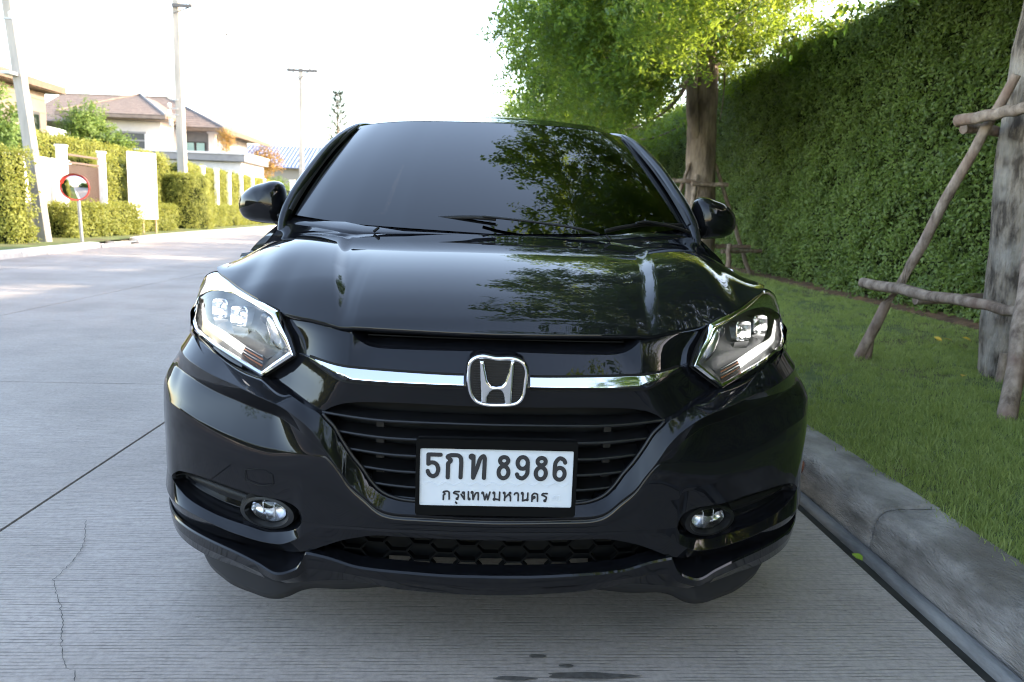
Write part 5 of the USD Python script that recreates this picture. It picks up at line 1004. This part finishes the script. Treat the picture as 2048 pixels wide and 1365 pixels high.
for sgn in (-1, 1):
    def S(m): return m if sgn > 0 else mirrorx(m)
    obj('windscreen_pillar', S(tube(pil, np.interp(np.linspace(0, 1, 70), [0, .05, .3, .5, 1], [.012, .022, .022, .020, .016]), 14, flat=(1.0, .85))), 'car_paint', car, smooth=True)
    ge = G[:, -1]; zq = np.linspace(.02, 1, 30); pe = np.stack([np.interp(ge[:, 1], pil[:, 1], pil[:, k]) for k in range(3)], 1); tv = np.linspace(0, 1, 6)
    m = grid(np.stack([ge * (1 - t) + (pe + [-.004, -.012, .004]) * t + np.array([-.012, -.008, .010]) * (1 - t) * (t > -1) + np.array([0, -.006, .006]) * math.sin(math.pi * t) for t in tv])); m.fix_normals(); obj('pillar_trim', S(m), 'black_plastic', car, smooth=True)
    ysw = np.linspace(1.22, 3.86, 40); topx = np.interp(ysw, pil[:, 1], pil[:, 0]); topz = np.interp(ysw, pil[:, 1], pil[:, 2])
    P = np.stack([np.c_[beltx(ysw) * (1 - t) + topx * t + .012 * 4 * t * (1 - t), ysw, beltz(ysw) * (1 - t) + topz * t] for t in np.linspace(0, 1, 10)]); m = grid(P); m.fix_normals(); obj('side_window', facing(S(m), (sgn, 0, 0)), 'tinted_glass', car, smooth=True)
    obj('belt_moulding', S(tube(np.c_[beltx(ysw) + .004, ysw, beltz(ysw)], .010, 8)), 'black_plastic', car, smooth=True)
    obj('centre_pillar', S(tube(smooth_curve([(.768, 2.42, 1.05), (.71, 2.40, 1.28), (.62, 2.36, 1.50)], 12), .03, 8, flat=(1, .4))), 'grille_black', car, smooth=True)
# tail, floor, wheels
tl = np.array([(3.97, 1.455), (4.08, 1.36), (4.16, 1.10), (4.24, .98), (4.27, .8), (4.28, .5), (4.22, .28)]); txs = np.linspace(-1, 1, 20)
P = np.stack([np.c_[txs * np.interp(z, [.28, .7, 1.0, 1.1, 1.455], [.80, .825, .76, .70, .565]), y - .10 * np.abs(txs) ** 3, np.full(20, z)] for y, z in resample(tl, 30)]); m = grid(P); m.fix_normals(); obj('tailgate', m, 'car_paint', car, smooth=40)
obj('underbody', cat([box(np.array([-.74, .26, .20]), np.array([.74, .60, .62])), box(np.array([-.60, .60, .20]), np.array([.60, 1.25, .80])), box(np.array([-.80, 1.25, .19]), np.array([.80, 3.05, .5])), box(np.array([-.60, 3.05, .22]), np.array([.60, 4.1, .7]))]), 'matt_black', car)
obj('dashboard', box(np.array([-.68, 1.22, .80]), np.array([.68, 1.55, .98]), .05), 'matt_black', car)
def wheel(cx, cy):
    w = thing('wheel', parent=car)
    pr = np.array([(.215, -.10), (.24, -.105), (.30, -.112), (.325, -.10), (.335, -.07), (.3355, 0), (.335, .07), (.325, .10), (.30, .112), (.24, .105), (.215, .10)]); th_ = np.linspace(0, 2 * np.pi, 64)
    m = grid(np.stack([np.stack([cx + pr[:, 1], cy + pr[:, 0] * math.cos(a), .335 + pr[:, 0] * math.sin(a)], 1) for a in th_])); m.fix_normals(); obj('tyre', m, 'rubber', w, smooth=40)
    s = np.sign(cx); fx_ = cx + s * .085; sp = []
    for k in range(10):
        a = k * math.pi / 5; d = np.array([0, math.cos(a), math.sin(a)]); sp.append(tube([np.array([fx_ - s * .01, cy, .335]) + d * .03, np.array([fx_, cy, .335]) + d * .13, np.array([fx_ - s * .005, cy, .335]) + d * .212], [.02, .014, .016], 8))
    tr2 = np.stack([np.stack([np.full(3, fx_) - s * np.array([0, .02, .16]), cy + np.array([.218, .205, .20]) * math.cos(a), .335 + np.array([.218, .205, .20]) * math.sin(a)], 1) for a in th_]); mm_ = grid(tr2); mm_.fix_normals()
    hub = trimesh.creation.cylinder(.035, .03); hub.apply_transform(trimesh.transformations.rotation_matrix(math.pi / 2, [0, 1, 0])); hub.apply_translation([fx_ - s * .005, cy, .335]); obj('rim', cat(sp + [mm_, hub]), 'satin_metal', w, smooth=40)
    disc = trimesh.creation.cylinder(.19, .02, sections=40); disc.apply_transform(trimesh.transformations.rotation_matrix(math.pi / 2, [0, 1, 0])); disc.apply_translation([cx - s * .02, cy, .335]); obj('brake_disc', disc, 'matt_black', w)
for cx, cy in ((-.765, .86), (.765, .86), (-.765, 3.47), (.765, 3.47)): wheel(cx, cy)
# door mirrors -------------------------------------------------------------------------------------
mo_ = np.array([(.814,1.16),(.839,1.168),(.87,1.163),(.899,1.155),(.929,1.145),(.958,1.126),(.978,1.105),(.986,1.081),(.987,1.058),(.981,1.04),(.968,1.024),(.951,1.016),(.931,1.011),(.882,1.006),(.843,1.005),(.817,1.013),(.800,1.029),(.792,1.055),(.793,1.094),(.800,1.135)])
cm = np.array([.885, 1.085]); am = np.arctan2(mo_[:, 1] - cm[1], mo_[:, 0] - cm[0]); om = np.argsort(am); rm = np.hypot(*(mo_ - cm).T)
cs_ = CubicSpline(np.r_[am[om], am[om][0] + 2 * np.pi], np.r_[rm[om], rm[om][0]], bc_type='periodic'); ta = np.linspace(-np.pi, np.pi, 81)
for sgn in (-1, 1):
    def S(m): return m if sgn > 0 else mirrorx(m)
    mr = thing('door_mirror', parent=car)
    rows_ = []
    for q in np.r_[np.linspace(0, .86, 12), .90, .94, .97, 1.0, 1.0]:
        s = max(.002, q ** .46 if q < 1 else 1.0); s = min(1, (1 - (1 - q) ** 2.6) ** .5)
        x = cm[0] + s * cs_(ta) * np.cos(ta); z = cm[1] + s * cs_(ta) * np.sin(ta); y = 1.305 + .115 * q + (.06 * (x - .80) / .19 * (1 - .3 * q)) * 1.0
        y = y + .004 * np.exp(-((z - 1.038) / .004) ** 2) * s
        rows_.append(np.c_[x, y, z])
    rows_.append(np.c_[cm[0] + .93 * (rows_[-1][:, 0] - cm[0]), rows_[-1][:, 1] + .012, cm[1] + .93 * (rows_[-1][:, 2] - cm[1])])
    m = grid(np.stack(rows_)); m.fix_normals(); obj('mirror_cap', S(m), 'car_paint', mr, smooth=35)
    gl = rows_[-1]; m = trimesh.Trimesh(np.vstack([gl[:-1], gl[:-1].mean(0)]), [[i, (i + 1) % 80, 80] for i in range(80)], process=False); obj('mirror_glass', S(m), 'mirror_glass', mr)
    obj('mirror_foot', S(tube(smooth_curve([(.845, 1.40, 1.022), (.81, 1.40, 1.008), (.765, 1.385, 1.0)], 8), [.022, .026, .03, .033, .036, .04, .045, .05], 12, flat=(1, .55))), 'black_plastic', mr, smooth=True)
    obj('cap_seam', S(tube(np.c_[rows_[10][12:30, 0], rows_[10][12:30, 1] - .002, rows_[10][12:30, 2]], .0012, 5)), 'matt_black', mr)
# wipers
w1 = thing('wiper', parent=car)
obj('blade', tube(smooth_curve([(-.463, 1.095, 1.030), (-.22, 1.072, 1.047), (-.063, 1.052, 1.057), (.01, 1.04, 1.054)], 30), .0062, 8, flat=(.7, 1.2)), 'black_plastic', w1, smooth=True)
obj('arm', tube(smooth_curve([(-.035, 1.033, 1.062), (.023, 1.015, 1.058), (.16, .99, 1.047), (.303, .965, 1.030), (.36, .955, 1.015)], 24), .0055, 8, flat=(1.2, .8)), 'black_plastic', w1, smooth=True)
w2 = thing('wiper', parent=car)
obj('blade', tube(smooth_curve([(.385, .992, 1.026), (.462, 1.03, 1.043), (.56, 1.08, 1.055), (.70, 1.17, 1.055)], 30), .0062, 8, flat=(.7, 1.2)), 'black_plastic', w2, smooth=True)
obj('arm', tube(smooth_curve([(.50, 1.035, 1.056), (.54, 1.06, 1.062), (.64, 1.10, 1.05), (.72, 1.14, 1.03)], 16), .0058, 8), 'black_plastic', w2, smooth=True)
obj('washer_jet', tube([(-.40, .965, .998), (-.385, .975, 1.012)], .005, 8), 'black_plastic', car); obj('washer_jet', tube([(.40, .965, .998), (.385, .975, 1.012)], .005, 8), 'black_plastic', car)
